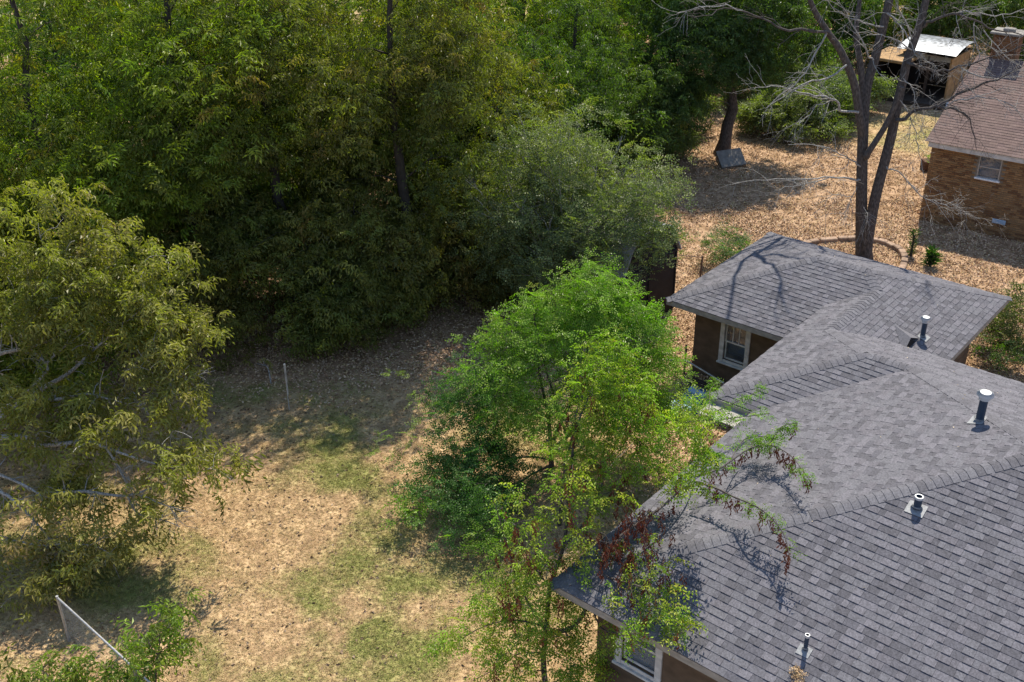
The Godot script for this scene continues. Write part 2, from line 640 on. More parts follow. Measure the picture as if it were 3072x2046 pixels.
func roof_y(u: float, v: float, face: String) -> float:
	match face:
		"big_nw": return EAVE + SLOPE * (u - UG)
		"sw": return EAVE + SLOPE * (v - VF)
		"far_se": return LOW + SLOPE * (UC - u)
	return 0.0


func build_house() -> void:
	rng.seed = 11
	var h := thing("shingled_house", "long low house under a grey-violet shingle hip roof with brown walls", "house", HO, HTURN)
	var z0 := LOW - EAVE
	var uj := (UC + UE) / 2.0 + z0 / (2.0 * SLOPE)
	var t1 := UC - uj
	var kf := (VB - VA) / 2.0
	var km := (VN - VE) / 2.0
	var kb := (VN - VF) / 2.0
	var P1 := Vector2(kf, VA + kf)
	var P3 := Vector2(UC - kf, VA + kf)
	var J1 := Vector2(uj, VA + t1)
	var J2 := Vector2(uj, VN - (uj - UE))
	var P2 := Vector2(UE + km, VE + km)
	var P4 := Vector2(UG + km, VE + km)
	var AP := Vector2(UG + kb, VF + kb)
	var AQ := Vector2(UM - kb, VF + kb)
	var A := Vector2(0, VA)
	var B := Vector2(0, VB)
	var C := Vector2(UC, VB)
	var E := Vector2(UE, VE)
	var G := Vector2(UG, VE)
	var F := Vector2(UG, VF)
	var Q := Vector2(UE, VA - z0 / SLOPE)
	var ux := UC + z0 / SLOPE
	var U := Vector2(1, 0)
	var V := Vector2(0, 1)
	var deck := MB.new()
	roof_face(PackedVector2Array([F, Vector2(UM, VF), AQ, AP]), F, V, EAVE, deck)
	roof_face(PackedVector2Array([F, AP, P4, G]), F, U, EAVE, deck)
	roof_face(PackedVector2Array([Vector2(UM, VN), Vector2(ux, VN), J2, P2, P4, AP, AQ]), Vector2(UM, VN), -V, EAVE, deck)
	roof_face(PackedVector2Array([Vector2(UM, VF), Vector2(UM, VN), AQ]), Vector2(UM, VF), -U, EAVE, deck)
	roof_face(PackedVector2Array([E, P2, J2, J1, Q]), E, U, EAVE, deck)
	roof_face(PackedVector2Array([E, G, P4, P2]), E, V, EAVE, deck)
	roof_face(PackedVector2Array([C, P3, J1, J2, Vector2(ux, VN), Vector2(ux, 5.3), Vector2(UC, 5.3)]), C, -U, LOW, deck)
	roof_face(PackedVector2Array([A, Vector2(UE + 0.4, VA), Vector2(UE + 0.4, Q.y + 0.4), J1, P3, P1]), A, V, LOW, deck)
	roof_face(PackedVector2Array([A, P1, B]), A, U, LOW, deck)
	roof_face(PackedVector2Array([B, P1, P3, C]), B, -V, LOW, deck)
	var roof := part("roof", deck, M.old_wood, h)
	roof.set_meta("label", "grey-violet asphalt shingle hip roof")
	shingle_all.sort_custom(func(a, b): return a[0] < b[0])
	for i in shingle_all.size():
		var s: Array = shingle_all[i]
		if i < 298:
			var key := "%d_%d_%s" % [s[2], s[3], s[4]]
			if not shingle_mesh.has(key):
				var mb := MB.new()
				shingle_shape(mb, Transform3D(), TABS[s[2]], TONES[s[3]], s[4])
				shingle_mesh[key] = mb.mesh()
			var o := part("shingle", shingle_mesh[key], M.shingle, roof)
			o.transform = s[1]
		else:
			shingle_shape(shingle_field, s[1], TABS[s[2]], TONES[s[3]], s[4])
	part("shingle_field", shingle_field, M.shingle, roof, "stuff")
	# caps of hips and ridges: from low to high
	var y3 := func(p: Vector2, y: float) -> Vector3: return Vector3(p.x, y, -p.y)
	var yb := EAVE + SLOPE * kb
	var ym := EAVE + SLOPE * km
	var yf := LOW + SLOPE * kf
	var yj := EAVE + SLOPE * (uj - UE)
	cap_line(y3.call(F, EAVE), y3.call(AP, yb), U, V, roof)
	cap_line(y3.call(P4, ym), y3.call(AP, yb), U, -V, roof)
	cap_line(y3.call(P4, ym), y3.call(P2, ym), V, -V, roof)
	cap_line(y3.call(E, EAVE), y3.call(P2, ym), U, V, roof)
	cap_line(y3.call(J2, yj), y3.call(P2, ym), U, -V, roof)
	cap_line(y3.call(J2, yj), y3.call(J1, yj), U, -U, roof)
	cap_line(y3.call(J1, yj), y3.call(P3, yf), V, -U, roof)
	cap_line(y3.call(A, LOW), y3.call(P1, yf), U, V, roof)
	cap_line(y3.call(B, LOW), y3.call(P1, yf), U, -V, roof)
	cap_line(y3.call(P3, yf), y3.call(P1, yf), V, -V, roof)
	cap_line(y3.call(C, LOW), y3.call(P3, yf), -U, -V, roof)
	# fascias along the eaves
	var runs := [[A, Vector2(UE + 0.4, VA), LOW], [A, B, LOW], [B, C, LOW], [C, Vector2(UC, 5.3), LOW], [E, Vector2(UE, Q.y), EAVE], [E, G, EAVE], [F, G, EAVE], [F, Vector2(UM, VF), EAVE], [Vector2(ux, VN), Vector2(UM, VN), EAVE], [Vector2(UM, VF), Vector2(UM, VN), EAVE]]
	for r in runs:
		var a: Vector2 = r[0]
		var b: Vector2 = r[1]
		var y: float = r[2]
		var dir := (b - a).normalized()
		var inner := Vector2(-dir.y, dir.x)
		var ctr := Vector2(3.5, 8.0) if y == LOW else Vector2(9, 0)
		if inner.dot(ctr - a) < 0.0: inner = -inner
		var mb := MB.new()
		var m2 := (a + b) / 2.0 + inner * 0.018
		mb.obox(Vector3(m2.x, y - 0.085, -m2.y), Vector3(dir.x, 0, -dir.y) * (a.distance_to(b) / 2.0 - 0.002), Vector3(0, 0.07, 0), Vector3(inner.x, 0, -inner.y) * 0.012)
		part("fascia", mb, M.trim_old, h)
		# soffit board behind it
		var sb := MB.new()
		var m4 := (a + b) / 2.0 + inner * 0.32
		sb.obox(Vector3(m4.x, y - 0.14, -m4.y), Vector3(dir.x, 0, -dir.y) * (a.distance_to(b) / 2.0 - 0.04), Vector3(0, 0.008, 0), Vector3(inner.x, 0, -inner.y) * 0.285)
		part("soffit", sb, M.trim_old, h)
	# walls
	var o := 0.6
	var w := MB.new()
	wall_with_hole(w, 0.0, LOW - 0.1, o, UE + 0.5, VA + o, 0, [1.52, 2.2, 0.72, 1.82])
	part("wall", w, M.stucco, h)
	w = MB.new()
	wall_with_hole(w, 0.0, LOW - 0.1, VA + o + 0.141, VB - o, o, 1, [])
	part("wall", w, M.stucco, h)
	w = MB.new()
	wall_with_hole(w, 0.0, LOW - 0.1, o + 0.141, UC - o, VB - o - 0.14, 0, [])
	part("wall", w, M.stucco, h)
	w = MB.new()
	wall_with_hole(w, 0.0, LOW - 0.1, VN, VB - o - 0.141, UC - o, 1, [], 0.14, -1.0)
	part("wall", w, M.stucco, h)
	w = MB.new()
	wall_with_hole(w, 0.0, EAVE - 0.1, VE + o, VA + o - 0.01, UE + o, 1, [])
	part("wall", w, M.stucco, h)
	w = MB.new()
	wall_with_hole(w, 0.0, EAVE - 0.1, UE + o + 0.141, UG + o, VE + o, 0, [])
	part("wall", w, M.stucco, h)
	w = MB.new()
	wall_with_hole(w, 0.0, EAVE - 0.1, VF + o, VE + o, UG + o + 0.001, 1, [])
	part("wall", w, M.stucco, h)
	w = MB.new()
	wall_with_hole(w, 0.0, EAVE - 0.1, UG + o + 0.142, UM - o, VF + o, 0, [6.06, 6.77, 1.28, 2.28])
	part("wall", w, M.stucco, h)
	w = MB.new()
	wall_with_hole(w, 0.0, EAVE - 0.1, UC - o + 0.02, UM - o, VN - o, 0, [])
	part("wall", w, M.stucco, h)
	w = MB.new()
	wall_with_hole(w, 0.0, EAVE - 0.1, VF + o + 0.141, VN - o - 0.001, UM - o, 1, [], 0.14, -1.0)
	part("wall", w, M.stucco, h)
	# corner board of the far wing's porch side
	w = MB.new()
	w.bevel_box(Vector3(UC - 0.56, 0, -6.3), Vector3(UC - 0.46, LOW - 0.15, -6.2), 0.01)
	part("corner_post", w, M.trim, h)
	sash_window(h, 1.41, 2.31, 0.64, 1.95, VA + o, 2, "double-hung window with three panes above one", false)
	sash_window(h, 5.94, 6.9, 1.2, 2.42, VF + o, 0, "double-hung window with a grey blind", true)
	# roof furniture
	vent_pipe(h, Vector3(9.47, roof_y(9.47, 0, "big_nw"), -0.89), 0.52, 0.075, true, U, "tall dark vent pipe with a round white cap")
	vent_pipe(h, Vector3(6.34, roof_y(6.34, 0, "far_se"), -6.92), 0.45, 0.062, true, -U, "vent pipe with white cap on the far wing")
	vent_pipe(h, Vector3(9.53, roof_y(0, -2.13, "sw"), 2.13), 0.24, 0.065, false, V, "short wide open vent pipe below the hip")
	vent_pipe(h, Vector3(9.17, roof_y(0, -5.17, "sw"), 5.17), 0.31, 0.034, false, V, "thin open vent pipe on a square metal flashing")
	# little gablet vent on the far wing's outer face
	var gb := MB.new()
	var gr := Vector3(5.72, LOW + SLOPE * (UC - 5.72) + 0.02, -6.62)
	var tip := Vector3(6.3, gr.y + 0.02, -6.2)
	gb.col = TONES[2]
	var gl := Vector3(6.32, LOW + SLOPE * (UC - 6.32) + 0.01, -5.75)
	var gr2 := Vector3(6.32, LOW + SLOPE * (UC - 6.32) + 0.01, -6.75)
	gb.quad(gr, tip, gr2, gr2)
	gb.quad(gr, gl, tip, tip)
	var gab := part("roof_gablet", gb, M.shingle, h)
	var ln := MB.new()
	ln.tri(gl.lerp(tip, 0.1), tip.lerp(gl, 0.1), gr2.lerp(gl, 0.2))
	part("louvre", ln, M.vent_hole, gab)


# ---------- leaf sprays ----------
func pecan_spray(sd: int, leaves := 5, droop := 1.0) -> ArrayMesh:
	rng.seed = sd
	var mb := MB.new()
	for i in leaves:
		var a := -1.4 + 2.8 * (i + 0.5) / leaves + rnd(-0.25, 0.25)
		var start := Vector3(0.08 * i / leaves, rnd(-0.03, 0.03), 0)
		var d := Vector3(cos(a), rnd(0.05, 0.45), sin(a)).normalized()
		var l := rnd(0.22, 0.40)
		var pairs := rng.randi_range(2, 3)
		var sag := rnd(0.22, 0.42) * droop
		for k in pairs + 1:
			var s := 0.22 + 0.78 * k / pairs
			var p := start + d * l * s + Vector3(0, -sag * l * s * s * 1.6, 0)
			var tan := (d + Vector3(0, -sag * s * 3.2, 0)).normalized()
			var side := tan.cross(Vector3.UP).normalized()
			var sz := 0.125 * (0.75 + 0.5 * sin(PI * s)) * rnd(0.85, 1.1)
			var sh := rnd(0.6, 1.45)
			mb.col = Color(sh, sh * rnd(0.94, 1.05), sh)
			if k == pairs:
				mb.leaf(p, (tan + Vector3(0, -0.15, 0)).normalized(), side, sz * 1.1, 0.04)
			else:
				for q: float in [-1.0, 1.0]:
					var al := (tan * 0.55 + side * q * 0.85 + Vector3(0, -0.35 * droop - rnd(0, 0.3), 0) + rvec() * 0.3).normalized()
					var sd2 := al.cross(Vector3(rnd(-0.7, 0.7), 1, rnd(-0.7, 0.7))).normalized()
					mb.leaf(p, al, sd2, sz, 0.038)
	return mb.mesh()


# a twig with alternate broad leaves; x is the twig's direction
func broad_spray(sd: int, count: int, l: float, size: float, hang: float) -> ArrayMesh:
	rng.seed = sd
	var mb := MB.new()
	for tw in 3:
		var a := (tw - 1) * 0.8 + rnd(-0.2, 0.2)
		var d := Vector3(cos(a), 0.25 * (1.0 - hang), sin(a)).normalized()
		var ll := l * (1.0 if tw == 1 else 0.75)
		for k in count:
			var s := (k + 0.6) / count
			var p := d * ll * s + Vector3(0, -0.35 * hang * ll * s * s, 0)
			var q := -1.0 if k % 2 == 0 else 1.0
			var side := d.cross(Vector3.UP).normalized()
			var al := (d * 0.5 + side * q * rnd(0.5, 1.0) + Vector3(0, rnd(-0.9, 0.1) * hang + rnd(-0.1, 0.35) * (1.0 - hang), 0)).normalized()
			var sd2 := al.cross(Vector3(rnd(-0.4, 0.4), 1, rnd(-0.4, 0.4))).normalized()
			var sh := rnd(0.72, 1.22)
			mb.col = Color(sh, sh * rnd(0.94, 1.05), sh)
			mb.leaf(p, al, sd2, size * rnd(0.75, 1.15), size * rnd(0.42, 0.55))
	return mb.mesh()


# a few limp leaves hanging straight down
func limp_spray(sd: int) -> ArrayMesh:
	rng.seed = sd
	var mb := MB.new()
	for k in 4:
		var p := Vector3(rnd(-0.02, 0.02), -0.03 * k, rnd(-0.02, 0.02))
		var al := Vector3(rnd(-0.4, 0.4), -1, rnd(-0.4, 0.4)).normalized()
		var sh := rnd(0.7, 1.3)
		mb.col = Color(sh, sh, sh)
		mb.leaf(p, al, al.cross(Vector3(rnd(-1, 1), 0.2, rnd(-1, 1))).normalized(), rnd(0.055, 0.085), rnd(0.02, 0.032), 0.5)
	return mb.mesh()


# ---------- trees ----------
class Skel:
	var p := PackedVector3Array()
	var r := PackedFloat32Array()


func bend(a: Vector3, b: Vector3, lift: float, wob: float, steps: int) -> PackedVector3Array:
	var out := PackedVector3Array()
	var l := a.distance_to(b)
	var o1 := rvec() * wob * l
	for i in steps + 1:
		var t := float(i) / steps
		var q := a.lerp(b, t) + Vector3(0, lift * l * sin(PI * t), 0) + o1 * sin(PI * t)
		if i > 0 and i < steps: q += rvec() * wob * l * 0.35
		out.append(q)
	return out


func taper(n: int, r0: float, r1: float) -> PackedFloat32Array:
	var out := PackedFloat32Array()
	for i in n: out.append(lerpf(r0, r1, float(i) / (n - 1)))
	return out


# grow branches from a skeleton towards cluster centres
func grow(mb: MB, sk: Skel, clusters: Array, base: Vector3, sides := 5, thin := 1.0) -> Array:
	clusters.sort_custom(func(a, b): return a.distance_squared_to(base) < b.distance_squared_to(base))
	var twigs := []
	for c in clusters:
		var best := 0
		var bd := INF
		for i in sk.p.size():
			var dv: Vector3 = c - sk.p[i]
			var d := dv.length() + (0.9 if dv.y < 0.0 else 0.0) * absf(dv.y) + 0.12 / maxf(sk.r[i], 0.01) * 0.03
			if d < bd:
				bd = d
				best = i
		var from := sk.p[best]
		var l: float = from.distance_to(c)
		var r0 := minf(sk.r[best] * 0.75, 0.012 + 0.014 * l) * thin
		var path := bend(from, c, 0.10, 0.05, 4)
		mb.tube(path, taper(5, r0, 0.006), sides, false)
		for i in range(1, 5):
			sk.p.append(path[i])
			sk.r.append(lerpf(r0, 0.006, i / 4.0))
		twigs.append(path)
	return twigs


func lobe_points(centre: Vector3, rad: Vector3, n: int, shell := 0.55) -> Array:
	var out := []
	while out.size() < n:
		var d := rvec().normalized()
		var k := pow(rng.randf(), 0.33) * (1.0 - shell) + shell * rnd(0.75, 1.05)
		var wob := 1.0 + 0.28 * noise.get_noise_3dv(centre * 3.0 + d * 40.0)
		out.append(centre + d * rad * k * wob)
	return out


func leaf_colour(pal: Array, k: float) -> Color:
	# pal: [main, second, odd]; k in 0..1 picks along them
	var c: Color
	if k < 0.6: c = pal[0].lerp(pal[1], k / 0.6)
	else: c = pal[1].lerp(pal[2], (k - 0.6) / 0.4)
	return c


func dress(s: Scatter, c: Vector3, mid: Vector3, n: int, spread: float, pal: Array, tone: float, size := 1.0, floor_y := 0.15) -> void:
	for i in n:
		var o := rvec() * spread * Vector3(1, 0.75, 1)
		var p := c + o
		if p.y < floor_y: continue
		var outw := (p - mid) + o * 1.5 + rvec() * 0.5
		var yaw := atan2(-outw.z, outw.x) + rnd(-0.6, 0.6)
		var b := Basis(Vector3.UP, yaw) * Basis(Vector3(0, 0, 1), rnd(-1.1, 0.5)) * Basis(Vector3(1, 0, 0), rnd(-0.9, 0.9))
		var k := clampf(tone + rnd(-0.22, 0.22) + (0.25 if rng.randf() < 0.05 else 0.0), 0.0, 1.0)
		var col := leaf_colour(pal, k) * rnd(0.6, 1.35)
		s.put(b.scaled(Vector3.ONE * size * rnd(0.75, 1.2)), p, col)


# a leafy tree at a place; lobes: [[centre (relative), radii, clusters], ...]
func leafy_tree(called: String, label: String, category: String, at: Vector3, lobes: Array, trunk_top: Vector3, r0: float, bark: Material, spray: Mesh, leafm: Material, pal: Array, per: int, spread: float, size := 1.0, group := "", tone0 := 0.3) -> Node3D:
	var t := thing(called, label, category, at, 0.0, group)
	var mb := MB.new()
	var sk := Skel.new()
	var path := bend(Vector3(0, -0.1, 0), trunk_top, 0.0, 0.025, 8)
	path[0] = Vector3(0, -0.1, 0)
	var rad := taper(9, r0, r0 * 0.3)
	rad[0] *= 1.35
	mb.tube(path, rad, 9)
	for i in range(2, 9):
		sk.p.append(path[i])
		sk.r.append(rad[i])
	var mid := Vector3.ZERO
	for l in lobes: mid += l[0] / lobes.size()
	var clusters := []
	var tones := {}
	for l in lobes:
		# a limb into each lobe
		for c in lobe_points(l[0], l[1], l[2]):
			if c.y < 0.5: continue
			clusters.append(c)
	var s := Scatter.new()
	var s2 := Scatter.new()
	grow(mb, sk, clusters, path[4])
	for c in clusters:
		var k := tone0 + 0.45 * noise.get_noise_3dv((at + c) * 9.0)
		var big := size * rnd(0.85, 1.25)
		dress(s, c, mid, per - per / 2, spread, pal, k, big)
		dress(s2, c, mid, per / 2, spread, pal, k, big)
	part("trunk", mb, bark, t)
	scatter_node("crown", s, spray, leafm, t).set_meta("kind", "stuff")
	if s2.count: scatter_node("crown", s2, sprays.other if spray == sprays.pecan or spray == sprays.pecan_up else spray, leafm, t).set_meta("kind", "stuff")
	return t


# hand-placed limbs: a path of photograph pixels at a depth
func px_path(pts: Array, z0: float, z1: float) -> PackedVector3Array:
	var out := PackedVector3Array()
	for i in pts.size():
		out.append(at_z(pts[i][0], pts[i][1], lerpf(z0, z1, float(i) / maxf(1.0, pts.size() - 1.0))))
	return out


func smooth(p: PackedVector3Array, sub := 3) -> PackedVector3Array:
	var out := PackedVector3Array()
	var n := p.size()
	for i in n - 1:
		for k in sub:
			out.append(p[i].cubic_interpolate(p[i + 1], p[maxi(i - 1, 0)], p[mini(i + 2, n - 1)], float(k) / sub))
	out.append(p[n - 1])
	return out


func shift(p: PackedVector3Array, o: Vector3) -> PackedVector3Array:
	var out := PackedVector3Array()
	for q in p: out.append(q - o)
	return out


# twigs that leave a limb sideways, and twigs on those
func twiggy(mb: MB, path: PackedVector3Array, rad: PackedFloat32Array, n: int, l: float, deep: int, droop: float) -> void:
	for i in n:
		var k := rng.randi_range(1, path.size() - 2)
		var dir := (path[k + 1] - path[k - 1]).normalized()
		var d := (dir * rnd(0.5, 1.1) + rvec() * 0.55 + Vector3(0, -droop, 0)).normalized()
		var ll := l * rnd(0.4, 1.2)
		var q := bend(path[k], path[k] + d * ll, rnd(-0.05, 0.14), 0.06, 4)
		var r := minf(rad[k] * 0.6, 0.007 + 0.007 * ll)
		var rr := taper(5, r, 0.0035)
		mb.tube(q, rr, 4, false)
		if deep > 0:
			twiggy(mb, q, rr, 3, l * 0.5, deep - 1, droop)


const GREEN := [Color(0.16, 0.25, 0.03), Color(0.27, 0.30, 0.04), Color(0.40, 0.26, 0.05)]
const OLIVE := [Color(0.16, 0.21, 0.045), Color(0.26, 0.25, 0.06), Color(0.42, 0.27, 0.09)]
const DARK := [Color(0.085, 0.15, 0.04), Color(0.14, 0.20, 0.045), Color(0.24, 0.21, 0.05)]
const FRESH := [Color(0.19, 0.34, 0.045), Color(0.30, 0.41, 0.05), Color(0.48, 0.45, 0.06)]
const SHRUB := [Color(0.15, 0.20, 0.08), Color(0.27, 0.30, 0.13), Color(0.4, 0.34, 0.10)]
const FADED := [Color(0.25, 0.27, 0.06), Color(0.36, 0.32, 0.10), Color(0.50, 0.34, 0.18)]
const RED := [Color(0.16, 0.045, 0.03), Color(0.25, 0.085, 0.045), Color(0.36, 0.19, 0.09)]
var sprays := {}


func wood_tree(label: String, category: String, at: Vector3, h: float, r: float, pal: Array, spray: Mesh, size: float, per: int, group: String, low := 0.25, tone := 0.3, dense := 1.0) -> void:
	var lobes := []
	var lean := Vector3(rnd(-0.4, 0.4), 0, rnd(-0.4, 0.4))
	lobes.append([Vector3(0, h * 0.7, 0) + lean, Vector3(r * 0.75, h * 0.28, r * 0.75), int(16 * dense)])
	var n := 6
	for i in n:
		var a := TAU * i / n + rnd(-0.4, 0.4)
		var hh := h * rnd(low + 0.08, 0.72)
		lobes.append([Vector3(cos(a) * r * 0.62, hh, sin(a) * r * 0.62) + lean, Vector3(r * 0.5, h * rnd(0.13, 0.2), r * 0.5), int(12 * dense)])
	leafy_tree("pecan_tree" if category == "tree" else "shrub", label, category, at, lobes, Vector3(lean.x, h * 0.85, lean.z), 0.05 + h * 0.013, M.bark_dark, spray, M.leaf_glossy, pal, per, r * 0.17, size, group, tone)


func build_wood() -> void:
	rng.seed = 21
	sprays.pecan = pecan_spray(5, 6, 1.0)
	sprays.pecan_up = pecan_spray(6, 6, 0.6)
	sprays.other = pecan_spray(16, 5, 1.3)
	sprays.limp = limp_spray(17)
	sprays.broad = broad_spray(7, 8, 0.34, 0.068, 0.35)
	sprays.hang = broad_spray(8, 7, 0.30, 0.075, 1.0)
	sprays.small = broad_spray(9, 7, 0.26, 0.052, 0.2)
	sprays.tuft = broad_spray(10, 6, 0.22, 0.07, 0.1)
	rng.seed = 31
	var g1 := "pecan trees hanging over the lawn edge"
	var g2 := "trees deep in the wood"
	var l_olive := "dull olive pecan with branches hanging to the ground at the lawn edge"
	var l_green := "bright yellow-green pecan at the lawn edge"
	var l_dark := "dark green tree standing deeper in the wood"
	var l_far := "mid-green tree far back in the wood"
	# front of the wood: [x, z, height, radius, kind]
	for a in [[-12.3, -28.5, 12.0, 3.3, 1], [-16.5, -27.5, 8.0, 3.2, 1], [-13.5, -25.2, 4.6, 2.4, 1], [-9.0, -29.2, 12.4, 3.0, 1],
			[-9.3, -29.2, 5.2, 2.2, 0], [-8.2, -32.4, 6.4, 2.6, 0], [-6.6, -29.8, 12.6, 3.1, 0], [-2.9, -30.2, 12.0, 2.7, 0], [-4.4, -29.6, 4.4, 2.0, 0], [-1.2, -31.6, 4.6, 2.2, 0], [-3.2, -35.0, 9.6, 3.0, 0], [-0.4, -34.6, 6.6, 2.5, 0]]:
		if a[4] == 1:
			wood_tree(l_green, "tree", Vector3(a[0], 0, a[1]), a[2], a[3], GREEN, sprays.pecan_up, 1.05, 15, g1, 0.12, 0.3, 1.5)
		else:
			wood_tree(l_olive, "tree", Vector3(a[0], 0, a[1]), a[2], a[3], OLIVE, sprays.pecan, 1.0, 15, g1, 0.05, 0.35, 1.5)
	# behind
	for a in [[-14.5, -35.5, 9.5, 3.4], [-19.5, -33.5, 9.5, 3.6], [-9.6, -37.5, 9.4, 3.3], [-1.8, -39.0, 8.6, 3.2], [1.2, -38.5, 7.0, 2.8], [2.6, -44.0, 8.0, 3.2], [-5.8, -40.5, 9.2, 3.4], [4.6, -42.0, 5.4, 2.4]]:
		wood_tree(l_dark, "tree", Vector3(a[0], 0, a[1]), a[2], a[3], DARK, sprays.pecan, 1.1, 12, g2, 0.12, 0.35, 1.3)
	for a in [[-25, -42, 10.0, 4.2], [-18, -45, 10.5, 4.2], [-12, -47, 10.5, 4.2], [-6, -49, 10.0, 4.0], [0.5, -50, 10, 4.0], [6, -53, 9.5, 4.0], [11, -57, 9, 3.8], [-30, -55, 12, 5], [-21, -58, 12, 5], [-12, -60, 12, 5], [-3, -63, 11, 5], [6, -66, 11, 5], [14, -65, 10, 4.4], [21, -62, 8.5, 3.8], [27, -66, 10, 4.6], [33, -70, 10, 5], [17, -59, 6.5, 3.2], [24, -57.5, 6, 3.0], [29, -58, 7, 3.2], [33, -62, 9, 4]]:
		wood_tree(l_far, "tree", Vector3(a[0], 0, a[1]), a[2], a[3], GREEN if rng.randf() < 0.5 else DARK, sprays.pecan, 1.3, 10, g2, 0.1, 0.35, 1.3)
	# tree with a thick grey trunk by the slab
	var tr := at_h(2165, 463)
	leafy_tree("shade_tree", "dark green tree with a thick grey trunk behind the leaning slab", "tree", tr,
		[[Vector3(-0.8, 4.6, 0.3), Vector3(2.2, 2.0, 2.0), 34], [Vector3(1.7, 5.0, 0), Vector3(1.9, 1.8, 1.8), 30], [Vector3(-2.0, 2.6, 0.2), Vector3(1.2, 1.5, 1.2), 22], [Vector3(0.2, 7.0, -0.5), Vector3(2.6, 1.6, 2.2), 34], [Vector3(-1.6, 6.2, -0.8), Vector3(2.0, 1.8, 2.0), 24]],
		Vector3(-0.2, 5.6, 0), 0.30, M.bark_grey, sprays.pecan, M.leaf_glossy, DARK, 20, 0.45, 1.1, "", 0.2)
	# undergrowth along the edge of the far yard
	var ug := "bushes along the edge of the far yard"
	for a in [[1990, 470, 1.4, 1.2], [1880, 470, 1.8, 1.4], [1780, 480, 2.0, 1.5], [1930, 400, 2.2, 1.5], [2030, 380, 2.4, 1.4], [2330, 380, 1.8, 1.3], [2400, 400, 2.2, 1.4], [2480, 380, 2.0, 1.3], [2280, 300, 2.6, 1.6], [2430, 300, 2.8, 1.6], [2540, 330, 2.0, 1.1]]:
		var p := at_h(a[0], a[1] + 10)
		wood_tree("leafy green bush at the edge of the far yard", "bush", p, a[2], a[3], SHRUB, sprays.broad, 1.5, 12, ug, 0.0, 0.3, 0.8)


func bush(called: String, label: String, at: Vector3, h: float, r: float, pal: Array, spray: Mesh, n: int, per: int, size: float, tone := 0.3) -> void:
	leafy_tree(called, label, "bush", at, [[Vector3(0, h * 0.55, 0), Vector3(r, h * 0.5, r), n]], Vector3(0, h * 0.6, 0), 0.03, M.bark_dark, spray, M.leaf_soft, pal, per, 0.16, size, "", tone)


